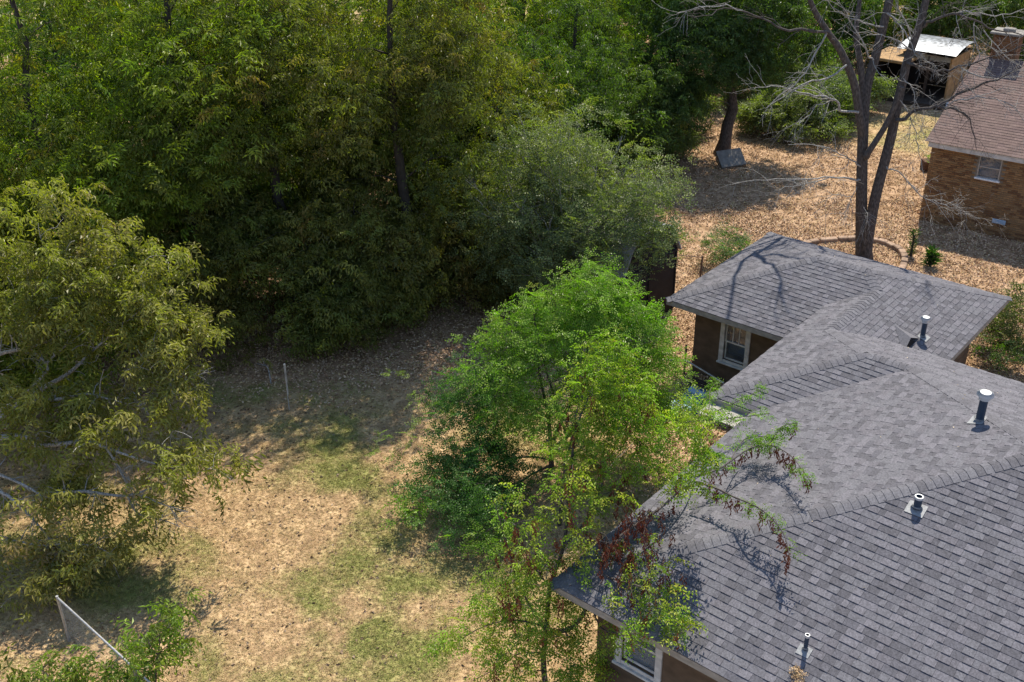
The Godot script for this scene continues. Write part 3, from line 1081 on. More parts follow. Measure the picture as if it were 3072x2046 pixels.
# ---------- the pecan that leans in over the chain-link fence ----------
func build_left_pecan() -> void:
	rng.seed = 41
	var at := Vector3(-14.2, 0, -20.6)
	var t := thing("pecan_tree", "faded olive pecan with pale limbs reaching over the chain-link fence", "tree", at)
	var mb := MB.new()
	var sk := Skel.new()
	var trunk := smooth(PackedVector3Array([Vector3(0, -0.1, 0), Vector3(0.1, 1.5, 0.1), Vector3(0.5, 3.2, 0.2), Vector3(0.8, 5.0, 0.1), Vector3(0.9, 7.0, 0)]))
	mb.tube(trunk, taper(trunk.size(), 0.27, 0.08), 10)
	part("trunk", mb, M.bark_grey, t)
	var limbs := [
		[[[-120, 1300], [0, 1255], [45, 1223], [112, 1205], [188, 1196], [259, 1181], [321, 1196], [400, 1215]], -20.3, -19.4, 0.075],
		[[[-150, 1330], [58, 1308], [107, 1335], [179, 1332], [259, 1326], [321, 1344], [384, 1366], [473, 1393], [560, 1400]], -19.6, -18.3, 0.075],
		[[[321, 1346], [352, 1397], [366, 1424], [379, 1446], [420, 1490]], -18.7, -18.4, 0.03],
		[[[-100, 1290], [80, 1190], [192, 1129], [241, 1089], [286, 1045], [348, 993], [420, 930]], -20.8, -20.6, 0.07],
		[[[-120, 1110], [0, 1062], [36, 1053], [94, 1042], [165, 1013], [215, 985]], -20.9, -20.6, 0.055],
		[[[60, 1190], [138, 1120], [141, 1089], [174, 1058], [210, 1027], [260, 990]], -20.6, -20.7, 0.04],
		[[[141, 1089], [98, 1053], [60, 1000]], -20.7, -20.9, 0.025],
		[[[-120, 1440], [0, 1476], [42, 1502], [106, 1565], [160, 1630], [235, 1690]], -18.6, -17.6, 0.05],
		[[[-80, 1400], [34, 1438], [115, 1481], [144, 1532], [200, 1590]], -18.7, -18.0, 0.035],
		[[[180, 1480], [255, 1474], [352, 1487], [408, 1481], [467, 1459], [540, 1440], [640, 1400]], -18.5, -18.2, 0.04],
		[[[382, 1485], [412, 1540], [493, 1561], [540, 1580]], -18.3, -18.1, 0.022],
		[[[425, 1485], [480, 1510], [565, 1536]], -18.2, -18.0, 0.02],
		[[[40, 1620], [110, 1635], [170, 1632], [270, 1635], [330, 1660]], -17.8, -17.5, 0.025],
		[[[420, 1215], [520, 1180], [560, 1130]], -19.4, -19.6, 0.025]]
	for l in limbs:
		var pts: Array = l[0]
		var p := smooth(shift(px_path(pts, l[1], l[2]), at))
		var r := taper(p.size(), l[3], 0.008)
		var lm := MB.new()
		lm.tube(p, r, 7, false)
		twiggy(lm, p, r, 7, 0.7, 1, 0.05)
		part("limb", lm, M.bark_pale, t)
		for i in p.size():
			sk.p.append(p[i])
			sk.r.append(r[i])
	# main limbs from trunk to the frame's edge
	for l in limbs:
		if l[0][0][0] < -50:
			var e := at_z(l[0][0][0], l[0][0][1], l[1]) - at
			var k := clampi(int(e.y / 7.0 * 12) - 3, 2, 12)
			var lm := MB.new()
			lm.tube(bend(trunk[k], e, 0.05, 0.03, 5), taper(6, l[3] * 1.3, l[3]), 7, false)
			part("limb", lm, M.bark_pale, t)
	var s := Scatter.new()
	var mbt := MB.new()
	var clusters := []
	# leaf masses: pixel, radius in pixels, depth, how many clusters
	for a in [[90, 700, 150, -21.4, 26], [230, 800, 130, -21.2, 22], [60, 880, 140, -21.0, 22], [330, 900, 110, -20.9, 20], [450, 850, 90, -20.9, 15], [200, 960, 120, -21.0, 14], [440, 1000, 100, -20.4, 20], [520, 960, 60, -20.4, 10],
			[330, 1090, 120, -20.2, 14], [460, 1130, 90, -19.8, 18], [520, 1080, 50, -19.8, 8], [250, 1180, 120, -19.9, 14], [430, 1240, 100, -19.4, 18], [100, 1150, 110, -20.2, 9], [60, 1270, 100, -19.6, 12], [180, 1260, 100, -19.5, 11],
			[300, 1320, 110, -19.0, 9], [560, 1350, 70, -18.5, 9], [620, 1390, 55, -18.3, 8], [480, 1440, 90, -18.3, 8], [640, 1440, 40, -18.2, 5], [120, 1420, 120, -18.6, 14], [40, 1540, 120, -18.2, 14], [180, 1560, 110, -18.1, 15], [280, 1630, 90, -17.8, 10], [330, 1560, 80, -18.0, 7],
			[60, 1680, 110, -17.6, 14], [150, 1720, 90, -17.4, 12], [30, 1820, 90, -17.0, 8], [240, 1690, 70, -17.5, 7], [130, 1790, 60, -17.2, 6]]:
		var c := at_z(a[0], a[1], a[3])
		var sc: float = a[2] / (FOCAL / c.distance_to(Vector3(0, CAM_H, 0)))
		var pts := lobe_points(c - at, Vector3(sc, sc * 0.9, sc * 1.1), a[4])
		var low := clampf((a[1] - 1350.0) / 350.0, 0.0, 1.0)
		for q in pts:
			if q.y < 0.3: continue
			clusters.append(q)
			if rng.randf() < (0.2 if a[1] < 1000 else 0.55): continue
			dress(s, q, Vector3(0.8, 3, 0), 5 if low < 0.3 else 4, 0.3, FADED, 0.28 + 0.3 * low + 0.4 * noise.get_noise_3dv((at + q) * 9.0), 1.1, 0.2)
	grow(mbt, sk, clusters, Vector3(1, 3, 0), 4, 0.8)
	part("twigs", mbt, M.bark_pale, t, "stuff")
	# the part of the crown beyond the frame's edge, which shades the fence
	for q in lobe_points(Vector3(-0.5, 6, -0.5), Vector3(2.6, 2.2, 2.8), 50):
		dress(s, q, Vector3(0, 4, 0), 6, 0.4, FADED, 0.3, 1.1)
	for q in lobe_points(Vector3(1.5, 5.2, -1.2), Vector3(2.6, 1.8, 2.0), 26):
		dress(s, q, Vector3(0, 4, 0), 4, 0.4, FADED, 0.3, 1.1)
	scatter_node("crown", s, sprays.pecan, M.leaf_glossy, t).set_meta("kind", "stuff")


# ---------- the bright green tree in the middle ----------
func build_green_tree() -> void:
	rng.seed = 51
	var at := at_h(1655, 1400)
	var t := thing("green_tree", "fresh bright green tree with drooping leafy twigs beside the house", "tree", at)
	var mb := MB.new()
	var sk := Skel.new()
	var z := at.z
	for l in [[[[1655, 1405], [1652, 1350], [1645, 1250], [1620, 1130], [1610, 1030]], z, z - 0.1, 0.075], [[[1652, 1340], [1690, 1250], [1740, 1150], [1765, 1020], [1760, 900]], z, z - 0.5, 0.06],
			[[[1652, 1350], [1730, 1290], [1820, 1240], [1900, 1180], [1960, 1150]], z, z - 0.2, 0.045], [[[1640, 1250], [1560, 1180], [1500, 1080]], z, z, 0.035], [[[1655, 1380], [1580, 1370], [1490, 1390], [1420, 1440], [1350, 1490]], z, z + 1.6, 0.025],
			[[[1655, 1395], [1600, 1420], [1520, 1470], [1440, 1520], [1400, 1560]], z + 0.2, z + 2.2, 0.025], [[[1700, 1310], [1650, 1150], [1610, 1000], [1600, 930]], z, z - 0.2, 0.03]]:
		var p := smooth(shift(px_path(l[0], l[1], l[2]), at))
		if l[3] == 0.075: p[0].y = -0.1
		var r := taper(p.size(), l[3], 0.014)
		mb.tube(p, r, 8, false)
		for i in range(3, p.size()):
			sk.p.append(p[i])
			sk.r.append(r[i])
	var s := Scatter.new()
	var clusters := []
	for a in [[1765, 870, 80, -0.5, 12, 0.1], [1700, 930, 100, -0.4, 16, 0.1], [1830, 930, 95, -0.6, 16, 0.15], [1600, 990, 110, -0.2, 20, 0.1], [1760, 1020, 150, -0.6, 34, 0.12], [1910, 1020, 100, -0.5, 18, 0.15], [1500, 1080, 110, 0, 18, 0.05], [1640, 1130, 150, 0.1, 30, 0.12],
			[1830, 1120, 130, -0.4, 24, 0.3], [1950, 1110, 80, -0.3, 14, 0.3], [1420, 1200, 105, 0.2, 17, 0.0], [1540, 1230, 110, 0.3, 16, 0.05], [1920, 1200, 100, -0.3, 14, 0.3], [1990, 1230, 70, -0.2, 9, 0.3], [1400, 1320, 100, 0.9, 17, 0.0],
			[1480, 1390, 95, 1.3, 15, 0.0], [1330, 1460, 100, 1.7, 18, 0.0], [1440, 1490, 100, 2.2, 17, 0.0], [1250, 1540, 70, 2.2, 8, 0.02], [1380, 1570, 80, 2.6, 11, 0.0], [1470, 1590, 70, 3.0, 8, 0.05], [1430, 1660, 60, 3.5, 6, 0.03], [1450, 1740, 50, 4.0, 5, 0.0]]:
		var c := at_z(a[0], a[1], z + a[3])
		var sc: float = a[2] / (FOCAL / c.distance_to(Vector3(0, CAM_H, 0)))
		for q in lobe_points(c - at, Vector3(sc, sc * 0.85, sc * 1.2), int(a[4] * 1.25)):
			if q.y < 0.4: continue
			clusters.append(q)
			dress(s, q, Vector3(0.2, 3, 0), 10, 0.22, FRESH if a[5] > 0.0 else [Color(0.085, 0.185, 0.045), Color(0.13, 0.24, 0.05), FRESH[0]], a[5] + 0.2 + 0.3 * noise.get_noise_3dv((at + q) * 14.0), 0.95, 0.3)  # lower-left lobes: their shade is painted in with a darker leaf palette
	# upright shoots that break the outline
	for a in [[1765, 775, 850], [1700, 830, 900], [1830, 815, 900], [1640, 870, 960], [1890, 865, 960], [1960, 930, 1020], [1570, 920, 1010], [1480, 1000, 1080], [1800, 800, 870], [1735, 800, 870], [2000, 990, 1060], [2030, 1080, 1130], [1400, 1090, 1160], [2060, 1200, 1240], [1350, 1180, 1240], [1670, 880, 940], [1920, 900, 980], [1600, 890, 980], [2050, 1240, 1290], [1290, 1420, 1470], [2090, 1300, 1330]]:
		for k in 7:
			var c := at_z(a[0] + rnd(-12, 12), lerpf(a[1], a[2], k / 6.0), z + rnd(-0.7, 0.1)) - at
			dress(s, c, c - Vector3(0, 0.5, 0), 3, 0.07, FRESH, 0.4, 0.7)
		clusters.append(at_z(a[0], a[1], z - 0.3) - at)
	# stray shoots on the left
	for a in [[1210, 1140, 5], [1260, 1190, 5], [1300, 1210, 4], [1160, 1320, 6], [1190, 1360, 6], [1240, 1330, 4], [1150, 1390, 3], [1290, 1290, 5], [1380, 1150, 4], [1010, 1000, 0]]:
		if a[2] == 0: continue
		var c := at_z(a[0], a[1], z + 0.4) - at
		clusters.append(c)
		dress(s, c, Vector3(0.2, 3, 0), a[2], 0.16, [SHRUB[1], FRESH[1], FRESH[2]], 0.2, 0.8)
	grow(mb, sk, clusters, Vector3(0.1, 1.5, 0), 4, 0.7)
	part("trunk", mb, M.bark_grey, t)
	scatter_node("crown", s, sprays.broad, M.leaf_soft, t).set_meta("kind", "stuff")


# wilted leaves strung down from a twig
func hang_string(s: Scatter, from: Vector3, n: int) -> void:
	for k in n:
		var p := from + Vector3(rnd(-0.05, 0.05), -0.055 * k, rnd(-0.05, 0.05))
		s.put(Basis(Vector3.UP, rnd(0, TAU)).scaled(Vector3.ONE * rnd(0.8, 1.25)), p, leaf_colour(RED, rng.randf() * 0.8) * rnd(0.7, 1.3))


# like px_path, but right of the eave the path keeps a little above the roof
func over_roof(pts: Array, z0: float, z1: float) -> PackedVector3Array:
	var out := px_path(pts, z0, z1)
	for i in pts.size():
		var k := smoothstep(1720.0, 1980.0, pts[i][0])
		if k > 0.0:
			var lift := 0.9 if pts[i][1] < 1300 else 0.55
			out[i] = out[i].lerp(at_roof(pts[i][0], pts[i][1], lift), k)
	return out


# ---------- the sapling whose leaves have gone red-brown, arching over the roof ----------
func build_red_sapling() -> void:
	rng.seed = 61
	var at := at_h(1640, 2075)
	var z := at.z
	var t := thing("wilted_sapling", "spindly sapling with wilted red-brown leaves arching over the roof corner", "tree", at)
	var mb := MB.new()
	var sk := Skel.new()
	var s := Scatter.new()
	var red := Scatter.new()
	var limbs := [
		[[[1640, 2080], [1630, 1980], [1640, 1880], [1650, 1760], [1690, 1640], [1705, 1500], [1715, 1380], [1730, 1280], [1770, 1180], [1800, 1100]], z, z - 2.1, 0.06],
		[[[1645, 1900], [1720, 1880], [1770, 1800], [1790, 1720], [1830, 1640], [1900, 1580], [1960, 1540], [2030, 1480], [2075, 1420], [2100, 1350], [2104, 1270], [2085, 1210]], z, z - 0.4, 0.045],
		[[[2085, 1430], [2150, 1410], [2190, 1385], [2250, 1345], [2310, 1335], [2370, 1365], [2400, 1400], [2430, 1440]], z - 0.3, z - 0.3, 0.02],
		[[[2085, 1445], [2150, 1465], [2200, 1490], [2270, 1520], [2320, 1560], [2355, 1610], [2368, 1670]], z - 0.3, z - 0.2, 0.02],
		[[[2130, 1270], [2140, 1240], [2190, 1215], [2240, 1190], [2290, 1165]], z - 0.4, z - 0.5, 0.012], [[[2104, 1290], [2150, 1262], [2220, 1252], [2310, 1240]], z - 0.4, z - 0.5, 0.012], [[[2104, 1300], [2128, 1220], [2130, 1170], [2152, 1148]], z - 0.4, z - 0.5, 0.011],
		[[[2190, 1385], [2230, 1320], [2290, 1310], [2340, 1320]], z - 0.3, z - 0.4, 0.012], [[[2250, 1345], [2270, 1320], [2300, 1340], [2345, 1280], [2390, 1270]], z - 0.3, z - 0.5, 0.011],
		[[[1790, 1720], [1850, 1740], [1920, 1760], [1980, 1800], [2020, 1850], [2050, 1900]], z, z + 0.2, 0.022], [[[1770, 1800], [1800, 1880], [1850, 1900], [1900, 1910]], z, z + 0.3, 0.018], [[[1640, 1880], [1540, 1860], [1450, 1880], [1380, 1920]], z, z + 0.2, 0.02], [[[1650, 1760], [1600, 1700], [1560, 1620], [1540, 1530]], z, z - 0.2, 0.02], [[[1640, 1900], [1580, 1800], [1540, 1700], [1500, 1560], [1480, 1500]], z, z, 0.025], [[[1635, 1960], [1560, 1960], [1500, 2000], [1420, 2040]], z, z + 0.2, 0.015], [[[1690, 1640], [1760, 1560], [1800, 1470], [1830, 1400], [1900, 1330]], z - 0.7, z - 1.9, 0.025]]
	for l in limbs:
		var p := smooth(shift(over_roof(l[0], l[1], l[2]), at))
		var r := taper(p.size(), l[3], 0.006)
		mb.tube(p, r, 6, false)
		for i in p.size():
			sk.p.append(p[i])
			sk.r.append(r[i])
	# a bare-footed stem beside it with a flat tuft of leaves
	var foot := at_h(1678, 1575)
	var st := smooth(shift(px_path([[1678, 1575], [1684, 1520], [1692, 1440], [1694, 1380], [1668, 1345], [1640, 1320]], foot.z, foot.z - 0.1), at))
	mb.tube(st, taper(st.size(), 0.055, 0.02), 8, false)
	var st3 := smooth(shift(px_path([[1694, 1390], [1712, 1330], [1725, 1250], [1760, 1150]], foot.z, foot.z - 0.2), at))
	mb.tube(st3, taper(st3.size(), 0.03, 0.01), 7, false)
	for k in 16: dress(s, at_z(1665 + rnd(-60, 70), 1335 + rnd(-14, 14), foot.z) - at, Vector3.ZERO, 2, 0.06, FRESH, 0.6, 0.9)
	# hanging leaves: pixel, radius px, depth offset, clusters, share of red
	var clusters := []
	for a in [[1560, 1560, 70, 0, 8, 0.3], [1620, 1640, 90, 0, 14, 0.55], [1560, 1700, 90, 0, 15, 0.5], [1670, 1740, 90, 0, 14, 0.45], [1600, 1820, 100, 0.1, 18, 0.3], [1700, 1860, 80, 0.1, 13, 0.35], [1540, 1900, 100, 0.1, 15, 0.3], [1660, 1960, 110, 0.2, 20, 0.15], [1540, 2010, 90, 0.2, 14, 0.15], [1740, 1980, 70, 0.2, 8, 0.2], [1800, 2020, 60, 0.2, 6, 0.1],
			[1750, 1560, 70, -0.2, 9, 0.6], [1720, 1450, 60, -0.3, 7, 0.35], [1780, 1640, 60, -0.1, 9, 0.75], [1840, 1680, 70, -0.1, 12, 0.75], [1900, 1640, 70, -0.2, 13, 0.7], [1960, 1570, 55, -0.2, 8, 0.75], [1900, 1730, 60, 0, 9, 0.8], [1960, 1700, 50, 0, 6, 0.85], [2010, 1720, 35, 0, 4, 0.9], [1880, 1800, 60, 0.1, 8, 0.5], [1950, 1790, 50, 0.1, 6, 0.35], [2010, 1830, 40, 0.1, 5, 0.25], [1840, 1890, 50, 0.2, 5, 0.35], [1930, 1880, 50, 0.2, 5, 0.2], [2045, 1890, 22, 0.2, 3, 0.6],
			[2040, 1470, 40, -0.3, 5, 0.5], [2090, 1340, 45, -0.4, 8, 0.12], [2070, 1420, 45, -0.4, 7, 0.2], [2080, 1250, 50, -0.4, 8, 0.05], [1430, 1890, 60, 0.1, 5, 0.1], [1360, 1930, 40, 0.2, 4, 0.1], [1750, 1780, 40, 0, 5, 0.4], [1480, 1780, 60, 0, 6, 0.4], [1700, 1300, 60, -1.4, 6, 0.15], [1790, 1080, 70, -2.2, 12, 0.08], [1850, 1130, 90, -2.0, 22, 0.12], [1770, 1190, 90, -1.9, 22, 0.15], [1880, 1230, 90, -1.9, 24, 0.2], [1770, 1300, 80, -1.7, 20, 0.25], [1960, 1280, 70, -2.0, 14, 0.2], [1860, 1350, 80, -1.7, 20, 0.3], [1950, 1370, 60, -1.8, 12, 0.25], [1800, 1430, 60, -1.3, 12, 0.35], [1740, 1480, 60, -1.0, 10, 0.5], [1880, 1440, 50, -1.3, 8, 0.4], [1900, 1600, 70, -0.6, 14, 0.85], [1850, 1640, 60, -0.5, 12, 0.85], [1600, 1720, 110, 0, 16, 0.7], [1700, 1390, 50, -1.2, 5, 0.3], [1860, 1540, 40, -0.2, 4, 0.6]]:
		var c := at_z(a[0], a[1], z + a[3])
		if a[0] > 1800 and a[1] > 1450: c = over_roof([[a[0], a[1]]], z, z)[0]
		var sc: float = a[2] / (FOCAL / c.distance_to(Vector3(0, CAM_H, 0)))
		for q in lobe_points(c - at, Vector3(sc, sc * 1.1, sc * 1.1), int(a[4] * 1.2)):
			if q.y < 0.2: continue
			clusters.append(q)
			if rng.randf() < a[5]: hang_string(red, q, rng.randi_range(3, 7))
			else: dress(s, q, Vector3(0, 3, 0), 5, 0.14, FRESH, 0.45 + rnd(0, 0.4), 0.85)
	for l in range(2, limbs.size()):
		if l > 8: break
		var p := smooth(shift(over_roof(limbs[l][0], limbs[l][1], limbs[l][2]), at), 6)
		var mixed := 0.6 if l < 4 else 0.03
		for i in range(4, p.size()):
			if rng.randf() < mixed: hang_string(red, p[i], rng.randi_range(2, 5))
			else: dress(s, p[i], p[i], 2, 0.06, FRESH, 0.35, 0.6)
	grow(mb, sk, clusters, Vector3(0, 2, 0), 4, 0.5)
	part("trunk", mb, M.bark_grey, t)
	scatter_node("crown", s, sprays.hang, M.leaf_soft, t).set_meta("kind", "stuff")
	scatter_node("wilted_leaves", red, sprays.limp, M.dead_leaf, t).set_meta("kind", "stuff")


# ---------- the many-stemmed shrub in front of the shed ----------
func build_stem_shrub() -> void:
	rng.seed = 71
	var at := at_h(1690, 935)
	var t := thing("many_stemmed_shrub", "tall vase-shaped shrub of many thin grey stems before the dark shed", "shrub", at)
	var mb := MB.new()
	var s := Scatter.new()
	for i in 46:
		var a := rnd(0, TAU)
		var k := sqrt(rng.randf())
		var hh := rnd(4.6, 6.9) * (1.0 - 0.32 * k * k)
		var e := Vector3(cos(a) * k * 3.1 - 0.15, hh, sin(a) * k * 2.3)
		var st := Vector3(cos(a) * 0.3 * k, -0.05, sin(a) * 0.3 * k)
		var p := PackedVector3Array()
		for j in 9:
			var u := j / 8.0
			p.append(st.lerp(e, pow(u, 1.0)) + Vector3(0, 0.5 * sin(PI * u), 0) + rvec() * 0.05 * u)
		var r := taper(9, rnd(0.026, 0.042), 0.008)
		mb.tube(p, r, 5, false)
		twiggy(mb, p, r, 8, 0.9, 1, -0.25)
		for j in range(3, 9):
			for q in 3:
				var c := p[j] + rvec() * Vector3(0.34, 0.32, 0.34)
				if c.y < 0.9: continue
				dress(s, c, Vector3(0, 2, 0), 5, 0.22, SHRUB, 0.35 + 0.4 * noise.get_noise_3dv((at + c) * 12.0), 1.5)
	for a in [[1880, 640, 110, -28.3], [1940, 560, 90, -28.6], [1800, 700, 130, -28.2], [1700, 780, 120, -28.0], [1880, 760, 90, -27.9], [1960, 700, 60, -27.8], [1600, 760, 110, -28.2]]:
		for q in lobe_points(at_z(a[0], a[1], a[3]) - at, Vector3.ONE * a[2] / 105.0, 26, 0.3):
			dress(s, q, Vector3(0, 1, 0), 4, 0.2, SHRUB, 0.35, 1.4)
			mb.tube(bend(Vector3(rnd(-0.3, 0.3), 0.6, 0), q, 0.06, 0.02, 5), taper(6, 0.014, 0.004), 4, false)
	for q in lobe_points(Vector3(0, 2.3, 0.4), Vector3(3.0, 1.4, 2.0), 110, 0.4):
		if q.y > 0.5: dress(s, q, Vector3(0, 1, 0), 5, 0.25, SHRUB, 0.35, 1.4)
	part("stems", mb, M.bark_pale, t)
	scatter_node("crown", s, sprays.small, M.leaf_glossy, t).set_meta("kind", "stuff")


# ---------- the bare tree ----------
func build_bare_tree() -> void:
	rng.seed = 81
	var at := at_h(2588, 775)
	var z := at.z
	var t := thing("bare_tree", "tall leafless tree with two grey trunks inside a ring of stones", "tree", at)
	var trunks := [
		[[[2586, 785], [2584, 765], [2584, 640], [2586, 510], [2591, 357], [2601, 255], [2624, 179], [2650, 77], [2668, 0], [2690, -110], [2700, -230]], z, z - 0.8, 0.215, 0.10],
		[[[2600, 785], [2602, 730], [2624, 602], [2650, 500], [2676, 398], [2691, 316], [2711, 230], [2726, 168], [2762, 66], [2778, 0], [2800, -100], [2830, -200]], z + 0.1, z - 0.4, 0.195, 0.09],
		[[[2588, 400], [2579, 352], [2561, 245], [2522, 153], [2487, 102], [2451, 46], [2430, 0], [2400, -80]], z - 0.2, z + 0.6, 0.15, 0.06],
		[[[2592, 340], [2584, 214], [2568, 102], [2579, 0], [2590, -120]], z - 0.3, z - 0.9, 0.12, 0.05],
		[[[2600, 470], [2604, 459], [2650, 388], [2681, 327], [2705, 260]], z, z + 0.3, 0.11, 0.08]]
	var all := []
	for l in trunks:
		var p := smooth(shift(px_path(l[0], l[1], l[2]), at))
		if l[3] > 0.19: p[0].y = -0.15
		var r := taper(p.size(), l[3], l[4])
		if l[3] > 0.19:
			r[0] *= 1.35
			r[1] *= 1.15
		var mb := MB.new()
		mb.tube(p, r, 12)
		part("trunk", mb, M.bark_grey, t)
	var limbs := [
		[[[2500, 120], [2482, 97], [2410, 89], [2349, 87], [2288, 56], [2227, 31], [2176, 26], [2114, 48], [2068, 51]], z + 0.4, z + 1.6, 0.055],
		[[[2227, 31], [2180, 18], [2120, 20], [2060, 34], [2030, 40]], z + 1.3, z + 1.5, 0.02],
		[[[2540, 195], [2482, 240], [2410, 250], [2350, 290], [2300, 325]], z + 0.5, z + 1.4, 0.035],
		[[[2480, 100], [2436, 178], [2400, 235], [2339, 286], [2303, 321]], z + 0.6, z + 1.2, 0.03],
		[[[2575, 337], [2522, 332], [2507, 301], [2461, 286], [2410, 278], [2349, 263], [2298, 260], [2262, 265]], z + 0.2, z + 1.5, 0.045],
		[[[2507, 301], [2450, 320], [2420, 350], [2390, 380]], z + 0.6, z + 1.2, 0.015],
		[[[2580, 500], [2566, 490], [2538, 469], [2487, 444], [2436, 434], [2364, 434]], z + 0.3, z + 1.5, 0.03],
		[[[2580, 540], [2558, 536], [2487, 530], [2436, 536], [2359, 536], [2267, 541], [2191, 551]], z + 0.3, z + 1.8, 0.035],
		[[[2487, 532], [2430, 545], [2380, 560], [2325, 574]], z + 0.7, z + 1.4, 0.02],
		[[[2560, 590], [2530, 585], [2490, 590], [2470, 620]], z + 0.3, z + 0.9, 0.013],
		[[[2570, 560], [2550, 600], [2535, 640], [2525, 660]], z + 0.3, z + 0.6, 0.013],
		[[[2690, 360], [2711, 352], [2757, 329], [2813, 321], [2869, 331], [2900, 347], [2920, 393], [2931, 449]], z + 0.2, z + 1.2, 0.07],
		[[[2813, 321], [2870, 286], [2950, 255], [3010, 230], [3072, 199], [3140, 170]], z + 0.6, z + 1.0, 0.05],
		[[[2840, 322], [2880, 300], [2960, 292], [3010, 305], [3060, 340], [3090, 400]], z + 0.7, z + 1.5, 0.025],
		[[[2770, 80], [2793, 61], [2859, 41], [2925, 61], [2990, 90], [3060, 110], [3120, 130]], z - 0.2, z + 0.8, 0.06],
		[[[2859, 43], [2900, 35], [2960, 45], [3030, 38], [3100, 20]], z + 0.1, z + 0.6, 0.03],
		[[[2925, 61], [2925, 130], [2935, 175], [2920, 200]], z + 0.3, z + 0.6, 0.02],
		[[[2720, 190], [2760, 200], [2830, 215], [2880, 200], [2960, 175], [3072, 140], [3130, 120]], z, z + 1.0, 0.06],
		[[[2880, 200], [2920, 225], [2990, 235], [3072, 230], [3110, 240]], z + 0.4, z + 1.0, 0.03],
		[[[2660, 40], [2690, 60], [2720, 110], [2745, 150], [2790, 190]], z - 0.5, z + 0.4, 0.035],
		[[[2620, 180], [2600, 150], [2550, 60], [2520, 20], [2480, 0]], z - 0.2, z + 0.6, 0.03],
		[[[2650, 80], [2590, 65], [2560, 60], [2500, 20], [2470, -20]], z - 0.4, z + 0.3, 0.03],
		[[[2700, 300], [2730, 350], [2750, 420], [2765, 480], [2772, 540]], z + 0.2, z + 0.8, 0.018],
		[[[2660, 500], [2696, 515], [2737, 561], [2778, 597], [2818, 622], [2859, 684]], z + 0.2, z + 1.3, 0.026],
		[[[2778, 597], [2820, 607], [2869, 633], [2941, 656]], z + 0.8, z + 1.4, 0.018],
		[[[2590, 620], [2600, 650], [2606, 690]], z + 0.3, z + 0.5, 0.012],
		[[[2735, 150], [2690, 120], [2660, 110], [2600, 95], [2560, 100]], z - 0.1, z + 0.5, 0.025],
		[[[2740, 120], [2715, 60], [2690, 20], [2680, -30]], z - 0.2, z, 0.03],
		[[[2950, 90], [2990, 140], [3030, 180], [3072, 215]], z + 0.3, z + 0.8, 0.02],
		[[[2710, 235], [2735, 260], [2745, 300], [2760, 330], [2790, 345]], z + 0.1, z + 0.6, 0.02]]
	# the upper crown, above the frame: it throws the branch shadows on the far wing's roof
	var ups := [at_z(2700, -230, z - 0.8) - at, at_z(2830, -200, z - 0.4) - at, at_z(2400, -80, z + 0.6) - at, at_z(2590, -120, z - 0.9) - at]
	for k in 15:
		var from: Vector3 = ups[k % 4] + Vector3(0, -rnd(0, 1.0), 0)
		var a := rnd(0, TAU)
		var to := from + Vector3(cos(a) * rnd(0.8, 3.6), rnd(1.5, 5.5), sin(a) * rnd(0.8, 3.2))
		var p := bend(from, to, 0.1, 0.05, 8)
		var r := taper(9, rnd(0.05, 0.09), 0.012)
		var mb := MB.new()
		mb.tube(p, r, 6, false)
		twiggy(mb, p, r, 8, 1.6, 1, -0.1)
		part("limb", mb, M.bark_pale, t)
	for l in limbs:
		var p := smooth(shift(px_path(l[0], l[1], l[2]), at))
		for i in range(1, p.size()): p[i] += rvec() * 0.025
		var r := taper(p.size(), l[3], 0.007)
		var mb := MB.new()
		mb.tube(p, r, 6, false)
		var right: bool = l[0][l[0].size() - 1][0] > 2700
		twiggy(mb, p, r, 12 if right else 9, 1.1, 2 if right else 1, 0.1)
		part("limb", mb, M.bark_pale if l[3] < 0.048 else M.bark_grey, t)


# ---------- ground ----------
var green_spots := []


func lawn_green(x: float, z: float) -> float:
	# 0 straw, 1 green
	var g := 0.14 + 0.9 * noise.get_noise_2d(x * 9.0, z * 9.0) + 0.5 * fine.get_noise_2d(x * 30.0, z * 30.0)
	for s in green_spots:
		var d: float = Vector2(x - s.x, z - s.z).length() / s.y
		if d < 1.3: g += 0.5 * (1.3 - d) * (1.0 + 1.6 * fine.get_noise_2d(x * 25.0 + 40.0, z * 25.0))
	return clampf(g, 0.0, 1.0)


func litter_share(x: float, z: float) -> float:
	# fallen leaves: thick in the far yard and under the wood, thin on the lawn
	var w := noise.get_noise_2d(x * 5.0 + 90.0, z * 5.0)
	var edge := -26.6 + w * 1.6 - 0.10 * x
	var k := smoothstep(edge + 2.6, edge - 1.2, z)
	var right := smoothstep(2.2, 4.4, x + w) * smoothstep(-19.5, -21.5, z)
	k = maxf(k, right)
	# grassy ground beyond the neighbour's corner
	k *= 1.0 - 0.9 * smoothstep(4.2, 1.8, Vector2((x - 18.8) * 0.75, z + 47.0).length() + w)
	return k


func ground_colour(x: float, z: float) -> Color:
	var f := fine.get_noise_2d(x * 90.0, z * 90.0)
	var straw := Color(0.52, 0.37, 0.21).lerp(Color(0.26, 0.17, 0.095), clampf(0.5 + f, 0, 1))
	var grass := Color(0.24, 0.25, 0.08).lerp(Color(0.32, 0.28, 0.12), clampf(0.5 + f, 0, 1))
	var c := straw.lerp(grass, lawn_green(x, z))
	var leaf := Color(0.40, 0.27, 0.17).lerp(Color(0.22, 0.14, 0.08), clampf(0.5 + f * 1.3, 0, 1))
	return c.lerp(leaf, litter_share(x, z))


